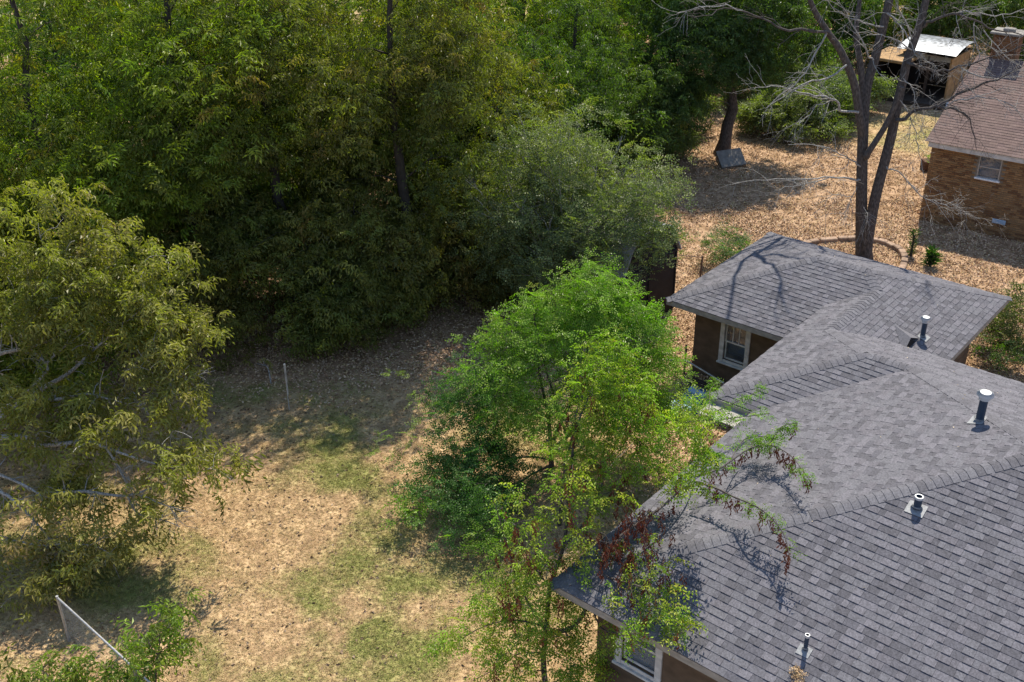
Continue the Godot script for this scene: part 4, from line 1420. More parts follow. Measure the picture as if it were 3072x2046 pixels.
func build_ground() -> void:
	for a in [[1080, 1345, 1.5], [980, 1400, 1.2], [1150, 1780, 2.0], [1010, 1950, 1.6], [1250, 1960, 1.2], [640, 1960, 0.8], [650, 1150, 1.6], [850, 1160, 1.8], [1120, 1480, 1.2], [420, 1700, 1.4], [1150, 1050, 1.4], [600, 1700, 0.8]]:
		var p := at_h(a[0], a[1])
		green_spots.append(Vector3(p.x, a[2], p.z))
	var n := 1024
	var im := Image.create(n, n, false, Image.FORMAT_RGB8)
	for j in n:
		var z := -72.0 + 64.0 * (j + 0.5) / n
		for i in n:
			var x := -32.0 + 64.0 * (i + 0.5) / n
			im.set_pixel(i, j, ground_colour(x, z).linear_to_srgb())
	var m := mat("ground", Color.WHITE, 1.0)
	m.metallic_specular = 0.1
	m.albedo_texture = ImageTexture.create_from_image(im)
	var mb := MB.new()
	# gently uneven near by, flat farther out
	var step := 1.0
	var xs := [-200.0, -100.0, -60.0]
	var zs := [-300.0, -160.0, -100.0]
	for i in 81: xs.append(-40.0 + i * step)
	for i in 78: zs.append(-84.0 + i * step)
	xs.append_array([60.0, 100.0, 200.0])
	zs.append_array([0.0, 20.0, 60.0])
	for j in zs.size() - 1:
		for i in xs.size() - 1:
			var q := []
			for o in [[0, 0], [1, 0], [1, 1], [0, 1]]:
				q.append(Vector3(xs[i + o[0]], 0.0, zs[j + o[1]]))
			for k in [0, 1, 2, 0, 2, 3]:
				mb.v.append(q[k])
				mb.n.append(Vector3.UP)
				mb.c.append(Color.WHITE)
				mb.uv.append(Vector2((q[k].x + 32.0) / 64.0, (q[k].z + 72.0) / 64.0))
	var g := part("ground", mb, m, self, "structure")
	g.set_meta("label", "dry lawn and leaf-strewn yard")


func under_house(p: Vector3) -> bool:
	var q := (p - HO).rotated(Vector3.UP, -HTURN)
	var u := q.x
	var v := -q.z
	return (u > 0.55 and u < UC - 0.5 and v > VA + 0.55 and v < VB - 0.5) or (u > UE + 0.55 and v > VE + 0.55 and v < VN - 0.5) or (u > UG + 0.55 and v > VF + 0.55 and v < VN)


func build_grass() -> void:
	rng.seed = 91
	var tuft := MB.new()
	for i in 12:
		var a := rnd(0, TAU)
		var p := Vector3(cos(a), 0, sin(a)) * rnd(0, 0.04)
		var d := Vector3(rnd(-1, 1), rnd(0.1, 0.6), rnd(-1, 1)).normalized()
		var l := rnd(0.025, 0.06)
		var sd := d.cross(Vector3(rnd(-1, 1), rnd(-1, 1), rnd(-1, 1))).normalized() * rnd(0.004, 0.007)
		var sh := rnd(0.6, 1.25)
		tuft.col = Color(sh, sh, sh)
		tuft.tri(p - sd, p + sd, p + d * l + Vector3(0, -0.3 * l, 0))
	var s := Scatter.new()
	# the near lawn, square metre by square metre
	for j in range(-54, -9):
		for i in range(-22, 24):
			if not (in_frame(Vector3(i + 0.5, 0, j + 0.5), 260.0)): continue
			var lit := litter_share(i + 0.5, j + 0.5)
			var per := 800 if j > -24 else (480 if j > -31 else 170)
			for k in per:
				var x := i + rng.randf()
				var z := j + rng.randf()
				if rng.randf() < lit * 0.93: continue
				var p := Vector3(x, 0, z)
				if x > 0.0 and under_house(p): continue
				var g := lawn_green(x, z)
				var f := rng.randf()
				var c := Color(0.70, 0.50, 0.285).lerp(Color(0.34, 0.22, 0.12), f * f)
				c = c.lerp(Color(0.25, 0.30, 0.075).lerp(Color(0.40, 0.38, 0.13), f), clampf(g + rnd(-0.45, 0.4), 0, 1))
				var sc := rnd(0.7, 1.3) * (0.8 + 0.5 * g)
				s.put(Basis(Vector3.UP, rnd(0, TAU)).scaled(Vector3(sc, sc, sc)), p, c * rnd(0.5, 1.3))
	var o := scatter_node("grass", s, tuft.mesh(), M.grass_blade, self)
	tag(o, "short dry grass of the lawn with greener patches", "grass", "", "stuff")


func build_litter() -> void:
	rng.seed = 92
	var lf := MB.new()
	lf.leaf(Vector3(-0.045, 0.006, 0), Vector3(1, 0.05, 0).normalized(), Vector3(0, 0, 1), 0.08, 0.042, 0.35)
	var s := Scatter.new()
	var cols := [Color(0.54, 0.38, 0.25), Color(0.43, 0.28, 0.17), Color(0.62, 0.47, 0.33), Color(0.30, 0.18, 0.105), Color(0.54, 0.41, 0.22)]
	for j in range(-60, -10):
		for i in range(-24, 30):
			if not (in_frame(Vector3(i + 0.5, 0, j + 0.5), 260.0)): continue
			var per := 400 if j > -40 else 190
			for k in per:
				var x := i + rng.randf()
				var z := j + rng.randf()
				var lit := maxf(litter_share(x, z), 0.06)
				if rng.randf() > lit * (0.75 + 0.7 * fine.get_noise_2d(x * 18.0, z * 18.0)): continue
				var p := Vector3(x, 0.002 + 0.03 * rng.randf() * lit, z)
				if x > 0.0 and under_house(p): continue
				var b := Basis(Vector3.UP, rnd(0, TAU)) * Basis(Vector3(1, 0, 0), rng.randfn() * 0.5) * Basis(Vector3(0, 0, 1), rng.randfn() * 0.35)
				s.put(b.scaled(Vector3.ONE * rnd(0.5, 1.4)), p, cols[rng.randi_range(0, 4)] * (rnd(0.75, 1.2) if lit > 0.2 else rnd(0.25, 0.7)))
	var o := scatter_node("fallen_leaves", s, lf.mesh(), M.dead_leaf, self)
	tag(o, "brown fallen leaves covering the far yard", "leaves", "", "stuff")


# ---------- the neighbour's brick house ----------
func build_brick_house() -> void:
	rng.seed = 101
	var turn := deg_to_rad(-36.6)
	var at := Vector3(15.0, 0, -37.1)
	var h := thing("brick_house", "tan brick house under a reddish-brown shingle gable roof with chimney", "house", at, turn)
	var L := 13.0
	var D := 9.6
	var top := 2.86
	var mb := MB.new()
	# window hole on the front wall
	var wa := 1.67
	var wb := 2.42
	var wy0 := 2.02
	var wy1 := 2.80
	mb.box(Vector3(0.02, 0, -0.3), Vector3(wa, top, -0.02))
	mb.box(Vector3(wb, 0, -0.3), Vector3(L, top, -0.02))
	mb.box(Vector3(wa, 0, -0.3), Vector3(wb, wy0, -0.02))
	mb.box(Vector3(wa, wy1, -0.3), Vector3(wb, top, -0.02))
	mb.box(Vector3(0.02, 0, -D), Vector3(0.3, top, -0.301))
	mb.box(Vector3(L - 0.3, 0, -D), Vector3(L, top, -0.301))
	mb.box(Vector3(0.301, 0, -D), Vector3(L - 0.301, top, -D + 0.28))
	var wall := part("wall", mb, M.mortar, h)
	# gable end above
	var gm := MB.new()
	gm.tri(Vector3(0.02, top, 0), Vector3(0.02, top, -D), Vector3(0.02, top + D * 0.2, -D / 2))
	part("gable", gm, M.brick, h).material_override = M.tan_panel
	# bricks of the front wall, stretcher courses
	var cols := [Color(0.36, 0.20, 0.09), Color(0.30, 0.165, 0.075), Color(0.41, 0.245, 0.115), Color(0.22, 0.115, 0.055), Color(0.34, 0.21, 0.105)]
	var meshes := []
	for c in cols:
		var b := MB.new()
		b.col = c
		b.bevel_box(Vector3(0.004, 0.004, -0.05), Vector3(0.211, 0.066, 0.0), 0.004)
		meshes.append(b.mesh())
	var field := MB.new()
	var one := 0
	var rows := int(top / 0.0755)
	for r in rows:
		var y := r * 0.0755
		var x := 0.0 - (0.1075 if r % 2 == 1 else 0.0)
		while x < L - 0.01:
			var x0 := maxf(x, 0.0) + 0.004
			var x1 := minf(x + 0.215, L) - 0.004
			x += 0.215
			if y + 0.07 > wy0 and y < wy1 and x1 > wa and x0 < wb: continue
			var ci := rng.randi_range(0, 4)
			if x1 - x0 > 0.2 and x1 < 4.6 and y > 0.7 and one < 298 and (r + int(x / 0.215)) % 1 == 0:
				var o := part("brick", meshes[ci], M.brick, wall)
				o.position = Vector3(x0 - 0.004, y, rnd(-0.003, 0.002))
				one += 1
			else:
				field.col = cols[ci]
				field.box(Vector3(x0, y + 0.004, -0.05), Vector3(x1, y + 0.066, rnd(-0.003, 0.002)))
	# the end wall by the yard
	for r in rows:
		var y := r * 0.0755
		var z := -0.06 - (0.1075 if r % 2 == 1 else 0.0)
		while z > -D:
			field.col = cols[rng.randi_range(0, 4)]
			field.box(Vector3(0.0, y + 0.004, z - 0.207), Vector3(0.04, y + 0.066, z))
			z -= 0.215
	part("brick_courses", field, M.brick, wall, "stuff")
	# frieze, fascia
	var f := MB.new()
	f.bevel_box(Vector3(-0.1, top - 0.03, -0.1), Vector3(L + 0.1, top + 0.16, 0.16), 0.01)
	part("fascia", f, M.white_paint, h)
	# roof in courses
	var cc := [Color(0.225, 0.155, 0.135), Color(0.205, 0.14, 0.125), Color(0.245, 0.17, 0.15)]
	var rise := 0.4
	var y0 := top + 0.17
	var deck := MB.new()
	deck.col = cc[0]
	var half := D / 2.0 + 0.22
	for sgn in [0, 1]:
		var za := 0.22 if sgn == 0 else -D - 0.22
		var zr := -D / 2.0
		deck.quad(Vector3(-0.2, y0, za), Vector3(L + 0.2, y0, za), Vector3(L + 0.2, y0 + half * rise, zr), Vector3(-0.2, y0 + half * rise, zr))
	var roof := part("roof", deck, M.shingle, h)
	var k := 0
	while k * 0.134 < half:
		var mbk := MB.new()
		var x := -0.2
		while x < L + 0.2:
			var w := rnd(0.15, 0.5)
			mbk.col = cc[rng.randi_range(0, 2)] * rnd(0.93, 1.07)
			var a := k * 0.134
			var b := minf((k + 1) * 0.134, half)
			var th := 0.014 if rng.randf() < 0.6 else 0.009
			var x1 := minf(x + w, L + 0.2)
			var n3 := Vector3(0, 1, rise).normalized()
			var p := [Vector3(x, y0 + a * rise, 0.22 - a) + n3 * th, Vector3(x1, y0 + a * rise, 0.22 - a) + n3 * th, Vector3(x1, y0 + b * rise, 0.22 - b) + n3 * 0.003, Vector3(x, y0 + b * rise, 0.22 - b) + n3 * 0.003]
			mbk.quad(p[0], p[3], p[2], p[1])
			mbk.quad(p[0], p[1], p[1] - n3 * th, p[0] - n3 * th)
			x += w
		part("shingle_course", mbk, M.shingle, roof)
		k += 1
	# window
	var wmb := MB.new()
	var fr := 0.035
	wmb.box(Vector3(wa, wy0, -0.12), Vector3(wa + fr, wy1, -0.02))
	wmb.box(Vector3(wb - fr, wy0, -0.12), Vector3(wb, wy1, -0.02))
	wmb.box(Vector3(wa + fr, wy1 - fr, -0.12), Vector3(wb - fr, wy1, -0.022))
	wmb.box(Vector3(wa + fr, wy0, -0.12), Vector3(wb - fr, wy0 + fr, -0.022))
	wmb.box(Vector3(wa + fr, (wy0 + wy1) / 2 - 0.02, -0.1), Vector3(wb - fr, (wy0 + wy1) / 2 + 0.02, -0.03))
	var win := part("window", wmb, M.galvanised, h)
	for q in [[wy0 + fr, (wy0 + wy1) / 2 - 0.02], [(wy0 + wy1) / 2 + 0.02, wy1 - fr]]:
		var pm := MB.new()
		pm.box(Vector3(wa + fr, q[0], -0.07), Vector3(wb - fr, q[1], -0.065))
		part("pane", pm, M.glass, win)
	var cu := MB.new()
	cu.box(Vector3(wa - 0.05, wy0 - 0.05, -0.36), Vector3(wb + 0.05, wy1 + 0.05, -0.34))
	part("curtain", cu, M.curtain, win)
	var si := MB.new()
	si.bevel_box(Vector3(wa - 0.05, wy0 - 0.06, -0.08), Vector3(wb + 0.05, wy0 - 0.002, 0.05), 0.006)
	part("sill", si, M.brick, win)
	# foundation vent
	var ve := MB.new()
	ve.box(Vector3(2.5, 0.5, -0.03), Vector3(2.95, 0.66, 0.012))
	for i in 5: ve.box(Vector3(2.52, 0.52 + i * 0.027, 0.012), Vector3(2.93, 0.532 + i * 0.027, 0.022))
	part("foundation_vent", ve, M.pale_blue_plastic, h)
	# chimney on the ridge
	var ch := MB.new()
	var cx := 0.25
	var yr := y0 + half * rise
	ch.col = Color(0.2, 0.11, 0.07)
	ch.box(Vector3(cx + 0.006, yr - 0.6, -D / 2 - 0.594), Vector3(cx + 0.894, yr + 0.85, -D / 2 + 0.094))
	var chm := part("chimney", ch, M.mortar, h)
	var chf := MB.new()
	for r in 19:
		var y := yr - 0.6 + r * 0.0755
		var x := cx - (0.1075 if r % 2 else 0.0)
		while x < cx + 0.9:
			chf.col = cols[rng.randi_range(0, 4)] * Color(0.75, 0.6, 0.55)
			chf.box(Vector3(maxf(x, cx) + 0.004, y, -D / 2 - 0.6), Vector3(minf(x + 0.21, cx + 0.9), y + 0.066, -D / 2 + 0.1))
			x += 0.215
	part("brick_courses", chf, M.brick, chm, "stuff")
	var cp := MB.new()
	cp.bevel_box(Vector3(cx - 0.12, yr + 0.865, -D / 2 - 0.72), Vector3(cx + 1.02, yr + 0.95, -D / 2 + 0.22), 0.02)
	cp.bevel_box(Vector3(cx + 0.25, yr + 0.952, -D / 2 - 0.4), Vector3(cx + 0.65, yr + 1.06, -D / 2 - 0.1), 0.02)
	part("chimney_cap", cp, M.concrete, chm)


# ---------- sheds ----------
func build_sheds() -> void:
	rng.seed = 111
	# dark barn-shaped shed; x along its ridge (towards the house), z across it
	var at := Vector3(4.07, 0, -29.04)
	var s := thing("barn_shed", "small dark barn-shaped shed with a pale gambrel roof", "shed", at, HTURN)
	var prof := [Vector2(-1.5, 0), Vector2(-1.5, 2.05), Vector2(-1.05, 2.9), Vector2(0, 3.3), Vector2(1.05, 2.9), Vector2(1.5, 2.05), Vector2(1.5, 0)]
	var w := MB.new()
	for x in [0.0, -4.0]:
		for i in range(1, 6):
			var a: Vector2 = prof[i]
			var b: Vector2 = prof[(i + 1) % 7]
			w.tri(Vector3(x, 0, 0), Vector3(x, a.y, a.x), Vector3(x, b.y, b.x), Vector3(1 if x == 0.0 else -1, 0, 0))
		w.tri(Vector3(x, 0, 0), Vector3(x, prof[0].y, prof[0].x), Vector3(x, prof[1].y, prof[1].x), Vector3(1 if x == 0.0 else -1, 0, 0))
	for sg in [-1.5, 1.5]:
		w.quad(Vector3(0, 0, sg), Vector3(0, 2.05, sg), Vector3(-4, 2.05, sg), Vector3(-4, 0, sg))
	part("wall", w, M.shed_metal, s)
	for i in range(1, 5):
		var a: Vector2 = prof[i]
		var b: Vector2 = prof[i + 1]
		var r := MB.new()
		var d := (b - a).normalized()
		var nn := Vector3(0, absf(d.x), signf(a.x + b.x) * absf(d.y))
		var ctr := Vector3(-2.0, (a.y + b.y) / 2, (a.x + b.x) / 2) + nn * 0.025
		r.obox(ctr, Vector3(2.12, 0, 0), nn * 0.02, Vector3(0, d.y, d.x) * (a.distance_to(b) / 2 + 0.03))
		part("roof_panel", r, M.shed_roof, s)
	var dr := MB.new()
	for q in [[-1.48, -1.42], [1.42, 1.48], [-0.03, 0.03]]:
		dr.box(Vector3(0.002, 0.05, q[0]), Vector3(0.03, 2.0, q[1]))
	dr.box(Vector3(0.002, 2.002, -1.48), Vector3(0.03, 2.07, 1.48))
	part("door_trim", dr, M.shed_metal, s)
	# open shed with a tin roof, far back
	var fs := thing("tin_roofed_shed", "open garden shed with a shiny tin roof and a tan end wall", "shed", at_h(2832, 318), HTURN)
	var b2 := MB.new()
	b2.box(Vector3(-0.08, 0.25, -2.4), Vector3(0, 2.25, 0))
	part("end_wall", b2, M.tan_panel, fs)
	b2 = MB.new()
	b2.box(Vector3(-2.4, 0.25, -2.5), Vector3(0, 2.3, -2.42))
	b2.box(Vector3(-2.4, 0.25, -2.4), Vector3(-2.32, 2.25, 0))
	part("back_wall", b2, M.old_wood, fs)
	for x in [-2.25, -1.1]:
		b2 = MB.new()
		b2.bevel_box(Vector3(x - 0.06, 0.2, -0.12), Vector3(x + 0.06, 2.25, 0), 0.01)
		part("post", b2, M.old_wood, fs)
	b2 = MB.new()
	b2.box(Vector3(-2.4, 2.05, -0.05), Vector3(-0.09, 2.28, -0.0))
	part("beam", b2, M.trim_old, fs)
	b2 = MB.new()
	b2.box(Vector3(-4.4, 0.02, -2.5), Vector3(0.5, 0.2, 0.9))
	part("deck", b2, M.old_wood, fs)
	b2 = MB.new()
	for i in 10:
		var t0 := i / 10.0
		var t1 := (i + 1) / 10.0
		var f0 := Vector2(0.35 - 3.1 * t0, 2.33 + 0.42 * sin(PI * (0.12 + 0.7 * t0)))
		var f1 := Vector2(0.35 - 3.1 * t1, 2.33 + 0.42 * sin(PI * (0.12 + 0.7 * t1)))
		b2.quad(Vector3(-2.6, f0.y, f0.x), Vector3(-2.6, f1.y, f1.x), Vector3(0.25, f1.y, f1.x), Vector3(0.25, f0.y, f0.x))
		b2.quad(Vector3(-2.6, f0.y - 0.02, f0.x), Vector3(0.25, f0.y - 0.02, f0.x), Vector3(0.25, f1.y - 0.02, f1.x), Vector3(-2.6, f1.y - 0.02, f1.x))
	part("tin_roof", b2, M.tin_roof, fs)
	# lean-to beside it, roof strewn with leaves
	var lt := thing("lean_to", "low dark lean-to with a leaf-strewn flat roof beside the tin-roofed shed", "shed", at_h(2600, 300), HTURN)
	var l2 := MB.new()
	l2.bevel_box(Vector3(-0.2, 2.0, -2.4), Vector3(1.7, 2.14, 0.1), 0.02)
	part("roof", l2, M.tan_panel, lt)
	l2 = MB.new()
	l2.box(Vector3(-0.1, 0, -2.3), Vector3(1.6, 1.998, -2.22))
	l2.box(Vector3(-0.1, 0, -2.2), Vector3(-0.02, 1.998, -0.1))
	part("wall", l2, M.shed_metal, lt)
	for x in [0.0, 1.55]:
		l2 = MB.new()
		l2.bevel_box(Vector3(x, 0, -0.1), Vector3(x + 0.09, 1.998, -0.01), 0.01)
		part("post", l2, M.trim_old, lt)
	# white sheet lying as a ramp
	var rp := thing("ramp_sheet", "white ribbed sheet lying as a ramp beside the brick house roof", "ramp", at_h(2848, 318) + Vector3(0.2, 0, 0.9), deg_to_rad(-20))
	for i in 7:
		var rb := MB.new()
		rb.obox(Vector3(-0.6 + 0.2 * i, 0.22, 0.35), Vector3(0.095, 0, 0), Vector3(0, 0.02, 0.004), Vector3(0, 0.16, -0.8).normalized() * 0.75)
		part("rib", rb, M.white_paint, rp)


# ---------- fences, posts and small things ----------
func chain_link(mb: MB, a: Vector3, b: Vector3, h: float) -> void:
	var l := a.distance_to(b)
	var d := (b - a) / l
	var s := -h
	while s < l:
		for q in [0, 1]:
			var x0 := s
			var x1 := s + h
			var y0 := 0.03
			var y1 := h
			if q == 1:
				y0 = h
				y1 = 0.03
			# clip to the panel
			if x0 < 0.0:
				y0 = lerpf(y0, y1, -x0 / (x1 - x0)); x0 = 0.0
			if x1 > l:
				y1 = lerpf(y0, y1, (l - x0) / (x1 - x0)); x1 = l
			if x1 - x0 > 0.03:
				mb.tube(PackedVector3Array([a + d * x0 + Vector3(0, y0, 0), a + d * x1 + Vector3(0, y1, 0)]), PackedFloat32Array([0.0011, 0.0011]), 3, false)
		s += 0.07


func build_small() -> void:
	rng.seed = 121
	# chain-link fence at the corner of the lawn
	var a := at_h(172, 1793, 1.12)
	var b := at_h(403, 2005, 1.12)
	a.y = 0
	b.y = 0
	var e := a + (b - a) * 1.5
	var f := thing("chain_link_fence", "galvanised chain-link fence with a bright top rail under the faded pecan", "fence", a)
	var mb := MB.new()
	mb.rod(Vector3(0, 1.12, 0), e - a + Vector3(0, 1.12, 0), 0.021)
	part("top_rail", mb, M.galvanised, f)
	for t in [0.0, 1.0, 1.5]:
		mb = MB.new()
		mb.rod((b - a) * t + Vector3(0, -0.1, 0), (b - a) * t + Vector3(0, 1.16, 0), 0.028)
		part("post", mb, M.galvanised, f)
	mb = MB.new()
	chain_link(mb, Vector3.ZERO, e - a, 1.1)
	part("wire_mesh", mb, M.galvanised, f, "stuff")
	# railing between the house wings
	var p := at_h(2051, 1130)
	var ra := thing("pipe_railing", "rusty fence post with two bare pale rails beside the house wing", "railing", p)
	mb = MB.new()
	mb.rod(Vector3(0, -0.05, 0), Vector3(0.01, 1.0, 0), 0.03)
	part("post", mb, M.rust_pipe, ra)
	mb = MB.new()
	mb.rod(Vector3(0, 0.55, 0.03), at_z(1985, 1079, p.z + 0.1) - p, 0.024)
	part("rail", mb, M.white_paint, ra)
	mb = MB.new()
	mb.rod(Vector3(0.02, 0.54, 0.02), at_h(2172, 1150, 0.52) - p, 0.024)
	part("rail", mb, M.trim, ra)
	# wire fence from the shed to a rusty post
	var q := at_h(2098, 852)
	var wf := thing("wire_fence", "rusty post and thin dark rail running from the barn shed", "fence", q)
	mb = MB.new()
	mb.rod(Vector3(0, -0.05, 0), Vector3(0.03, 1.0, 0), 0.032)
	part("post", mb, M.rust_pipe, wf)
	mb = MB.new()
	mb.rod(Vector3(0.03, 0.95, 0), at_z(2040, 766, -30.6) - q, 0.014)
	part("rail", mb, M.rust_pipe, wf)
	# leaning pale stake on the lawn
	var st := at_h(868, 1228)
	mb = MB.new()
	mb.tube(PackedVector3Array([Vector3(0, -0.1, 0), Vector3(0.0, 0.45, 0), Vector3(0.01, 0.46, 0), at_z(853, 1092, st.z) - st]), PackedFloat32Array([0.012, 0.012, 0.022, 0.03]), 8)
	var sk := solo("stake", mb, M.trim, "pale leaning stake standing alone on the shaded lawn", "stake")
	sk.position = st
	mb = MB.new()
	var tw := at_h(806, 1135)
	mb.tube(smooth(PackedVector3Array([Vector3(0.12, 0.0, 0.3), Vector3(0.06, 0.25, 0.1), Vector3(-0.02, 0.4, 0), Vector3(-0.3, 0.42, -0.1)])), taper(10, 0.02, 0.008), 6)
	twiggy(mb, PackedVector3Array([Vector3(0.06, 0.25, 0.1), Vector3(-0.02, 0.4, 0), Vector3(-0.3, 0.42, -0.1)]), taper(3, 0.02, 0.01), 3, 0.3, 0, 0.1)
	var two := solo("broken_stick", mb, M.bark_pale, "pale broken stick poking up beside the leaning stake", "stick")
	two.position = tw
	# concrete slab leaning on the shade tree
	mb = MB.new()
	mb.bevel_box(Vector3(-0.55, -0.06, -0.42), Vector3(0.55, 0.06, 0.42), 0.012)
	var sl := solo("concrete_slab", mb, M.concrete, "grey concrete slab leaning at the foot of the thick-trunked tree", "slab")
	sl.position = at_h(2192, 498) + Vector3(0, 0.3, -0.1)
	sl.rotation = Vector3(0.62, 0.28, 0.06)
	# ring of edging stones round the bare tree
	var ring := thing("stone_edging", "curved edging of flat tan stones round the bare tree", "edging", at_h(2588, 790))
	var ctr := at_h(2588, 790)
	var pts := [at_h(2330, 790), at_h(2385, 748), at_h(2430, 732), at_h(2520, 722), at_h(2600, 722), at_h(2650, 732), at_h(2690, 750), at_h(2712, 775), at_h(2705, 810), at_h(2680, 835), at_h(2620, 850)]
	var path := smooth(PackedVector3Array(pts), 12)
	var acc := 0.0
	var next := 0.0
	for i in path.size() - 1:
		var seg := path[i].distance_to(path[i + 1])
		acc += seg
		if acc >= next:
			var d := (path[i + 1] - path[i]).normalized()
			mb = MB.new()
			var sh := rnd(0.75, 1.15)
			mb.col = Color(0.40, 0.28, 0.20) * sh
			mb.bevel_box(Vector3(-rnd(0.15, 0.18), -0.02, -0.11), Vector3(0.16, rnd(0.13, 0.17), 0.11), 0.025)
			var o := part("stone", mb, M.stone, ring)
			o.position = path[i] - ctr
			o.rotation.y = atan2(-d.z, d.x) + rnd(-0.08, 0.08)
			o.rotation.x = rnd(-0.05, 0.05)
			next += 0.35
	# spiky plants by the ring
	for y in [[2732, 768, 0.95, 0.24, "tall narrow spiky green plant beside the stone ring"], [2790, 800, 0.55, 0.42, "low spreading spiky green plant beside the stone ring"]]:
		var at := at_h(y[0], y[1])
		var t := thing("spiky_plant", y[4], "plant", at)
		var st2 := MB.new()
		st2.tube(PackedVector3Array([Vector3(0, -0.05, 0), Vector3(0, y[2] * 0.8, 0)]), PackedFloat32Array([0.05, 0.03]), 6)
		part("stem", st2, M.bark_dark, t)
		var lm := MB.new()
		lm.leaf(Vector3.ZERO, Vector3(1, 0, 0), Vector3(0, 0, 1), 0.3, 0.035, 0.3)
		var s := Scatter.new()
		for i in 150:
			var hh := rng.randf() * float(y[2])
			var ba := Basis(Vector3.UP, rnd(0, TAU)) * Basis(Vector3(0, 0, 1), rnd(0.1, 1.1))
			s.put(ba.scaled(Vector3.ONE * y[3] * rnd(2.2, 3.6)), Vector3(rnd(-0.06, 0.06), hh, rnd(-0.06, 0.06)), Color(0.045, 0.10, 0.03) * rnd(0.7, 1.4))
		scatter_node("leaves", s, lm.mesh(), M.leaf_glossy, t).set_meta("kind", "stuff")
	bush("bush", "pale green rounded bush between the dark shed and the far wing", at_h(2175, 800), 1.2, 0.75, [Color(0.13, 0.2, 0.07), Color(0.17, 0.24, 0.1), Color(0.26, 0.26, 0.12)], sprays.small, 46, 9, 1.2)
	bush("bush", "olive bush beside the far wing's porch side", at_h(3050, 1065), 1.9, 1.05, [Color(0.13, 0.15, 0.045), Color(0.18, 0.18, 0.06), Color(0.26, 0.21, 0.07)], sprays.small, 70, 9, 1.3)
	bush("bush", "dark twiggy bush under the olive bush by the porch side", at_h(2990, 1110), 0.9, 0.7, DARK, sprays.small, 30, 6, 1.2)
	# tarp, boards between the wings
	var tp := at_h(2052, 1235)
	var tarp := thing("striped_tarp", "blue and white striped plastic tarp heaped by the house wall", "tarp", tp, HTURN)
	for i in 7:
		mb = MB.new()
		var y0 := 0.30 + 0.06 * sin(i * 1.3)
		var y1 := 0.30 + 0.06 * sin((i + 1) * 1.3)
		mb.quad(Vector3(-0.25, y0, -0.9 + i * 0.2), Vector3(0.25, y0 * 0.9, -0.9 + i * 0.2), Vector3(0.25, y1 * 0.9, -0.7 + i * 0.2), Vector3(-0.25, y1, -0.7 + i * 0.2))
		mb.quad(Vector3(0.25, y0 * 0.9, -0.9 + i * 0.2), Vector3(0.36, 0.0, -0.9 + i * 0.2), Vector3(0.36, 0.0, -0.7 + i * 0.2), Vector3(0.25, y1 * 0.9, -0.7 + i * 0.2))
		mb.quad(Vector3(-0.25, y0, -0.9 + i * 0.2), Vector3(-0.25, y1, -0.7 + i * 0.2), Vector3(-0.36, 0.0, -0.7 + i * 0.2), Vector3(-0.36, 0.0, -0.9 + i * 0.2))
		part("stripe", mb, M.blue_plastic if i % 2 == 0 else M.pale_blue_plastic, tarp)
	var bd := at_h(2130, 1195)
	for i in 4:
		mb = MB.new()
		mb.bevel_box(Vector3(-0.75, 0.0, -0.07), Vector3(0.75, 0.035, 0.07), 0.006)
		var o := solo("old_board", mb, M.old_wood, "grey weathered board lying in the shade between the house wings", "board", "boards between the house wings")
		o.position = bd + Vector3(0.02 * i, 0.004 + 0.037 * (i % 2), 0).rotated(Vector3.UP, HTURN) + Vector3(0.05 * i, 0, -0.17 * i)
		o.rotation.y = HTURN + rnd(-0.06, 0.06)
	# blue drum in the shade of the wood
	mb = MB.new()
	mb.tube(PackedVector3Array([Vector3(0, 0, 0), Vector3(0, 0.02, 0), Vector3(0, 0.3, 0), Vector3(0, 0.32, 0), Vector3(0, 0.34, 0), Vector3(0, 0.6, 0), Vector3(0, 0.62, 0), Vector3(0, 0.64, 0), Vector3(0, 0.86, 0), Vector3(0, 0.9, 0)]), PackedFloat32Array([0.25, 0.28, 0.28, 0.3, 0.28, 0.28, 0.3, 0.28, 0.28, 0.25]), 20)
	var dm := solo("plastic_drum", mb, M.blue_plastic, "dark blue plastic drum half hidden under the hanging branches", "drum")
	dm.position = at_h(1135, 905)
	# brick planter at the corner of the brick house
	var pl := at_h(2783, 508)
	mb = MB.new()
	mb.col = Color(0.16, 0.09, 0.06)
	mb.bevel_box(Vector3(-0.25, 0, -0.25), Vector3(0.25, 0.4, 0.25), 0.02)
	var po := thing("planter", "dark square planter with a small green plant at the brick house corner", "planter", pl)
	part("box", mb, M.stone, po)
	var sp := Scatter.new()
	for i in 16: dress(sp, Vector3(0, 0.5, 0), Vector3.ZERO, 1, 0.12, FRESH, 0.4, 0.8)
	scatter_node("leaves", sp, sprays.small, M.leaf_soft, po).set_meta("kind", "stuff")
	# leaves caught on the roof
	var db := Vector3(9.29, EAVE + SLOPE * (-5.59 - VF), 5.59)
	var dt := thing("leaf_clump", "clump of dry tan leaves caught on the shingles below the thin pipe", "leaves", hw(db) + Vector3(0, 0.01, 0))
	var ds := Scatter.new()
	for i in 26: dress(ds, Vector3(0, 0.05, 0), Vector3.ZERO, 1, 0.06, [Color(0.4, 0.27, 0.14), Color(0.5, 0.36, 0.2), Color(0.3, 0.16, 0.08)], 0.4, 0.42, -1.0)
	scatter_node("leaves", ds, sprays.hang, M.dead_leaf, dt).set_meta("kind", "stuff")
	# bits of leaf lying on the shingles
	var rs := Scatter.new()
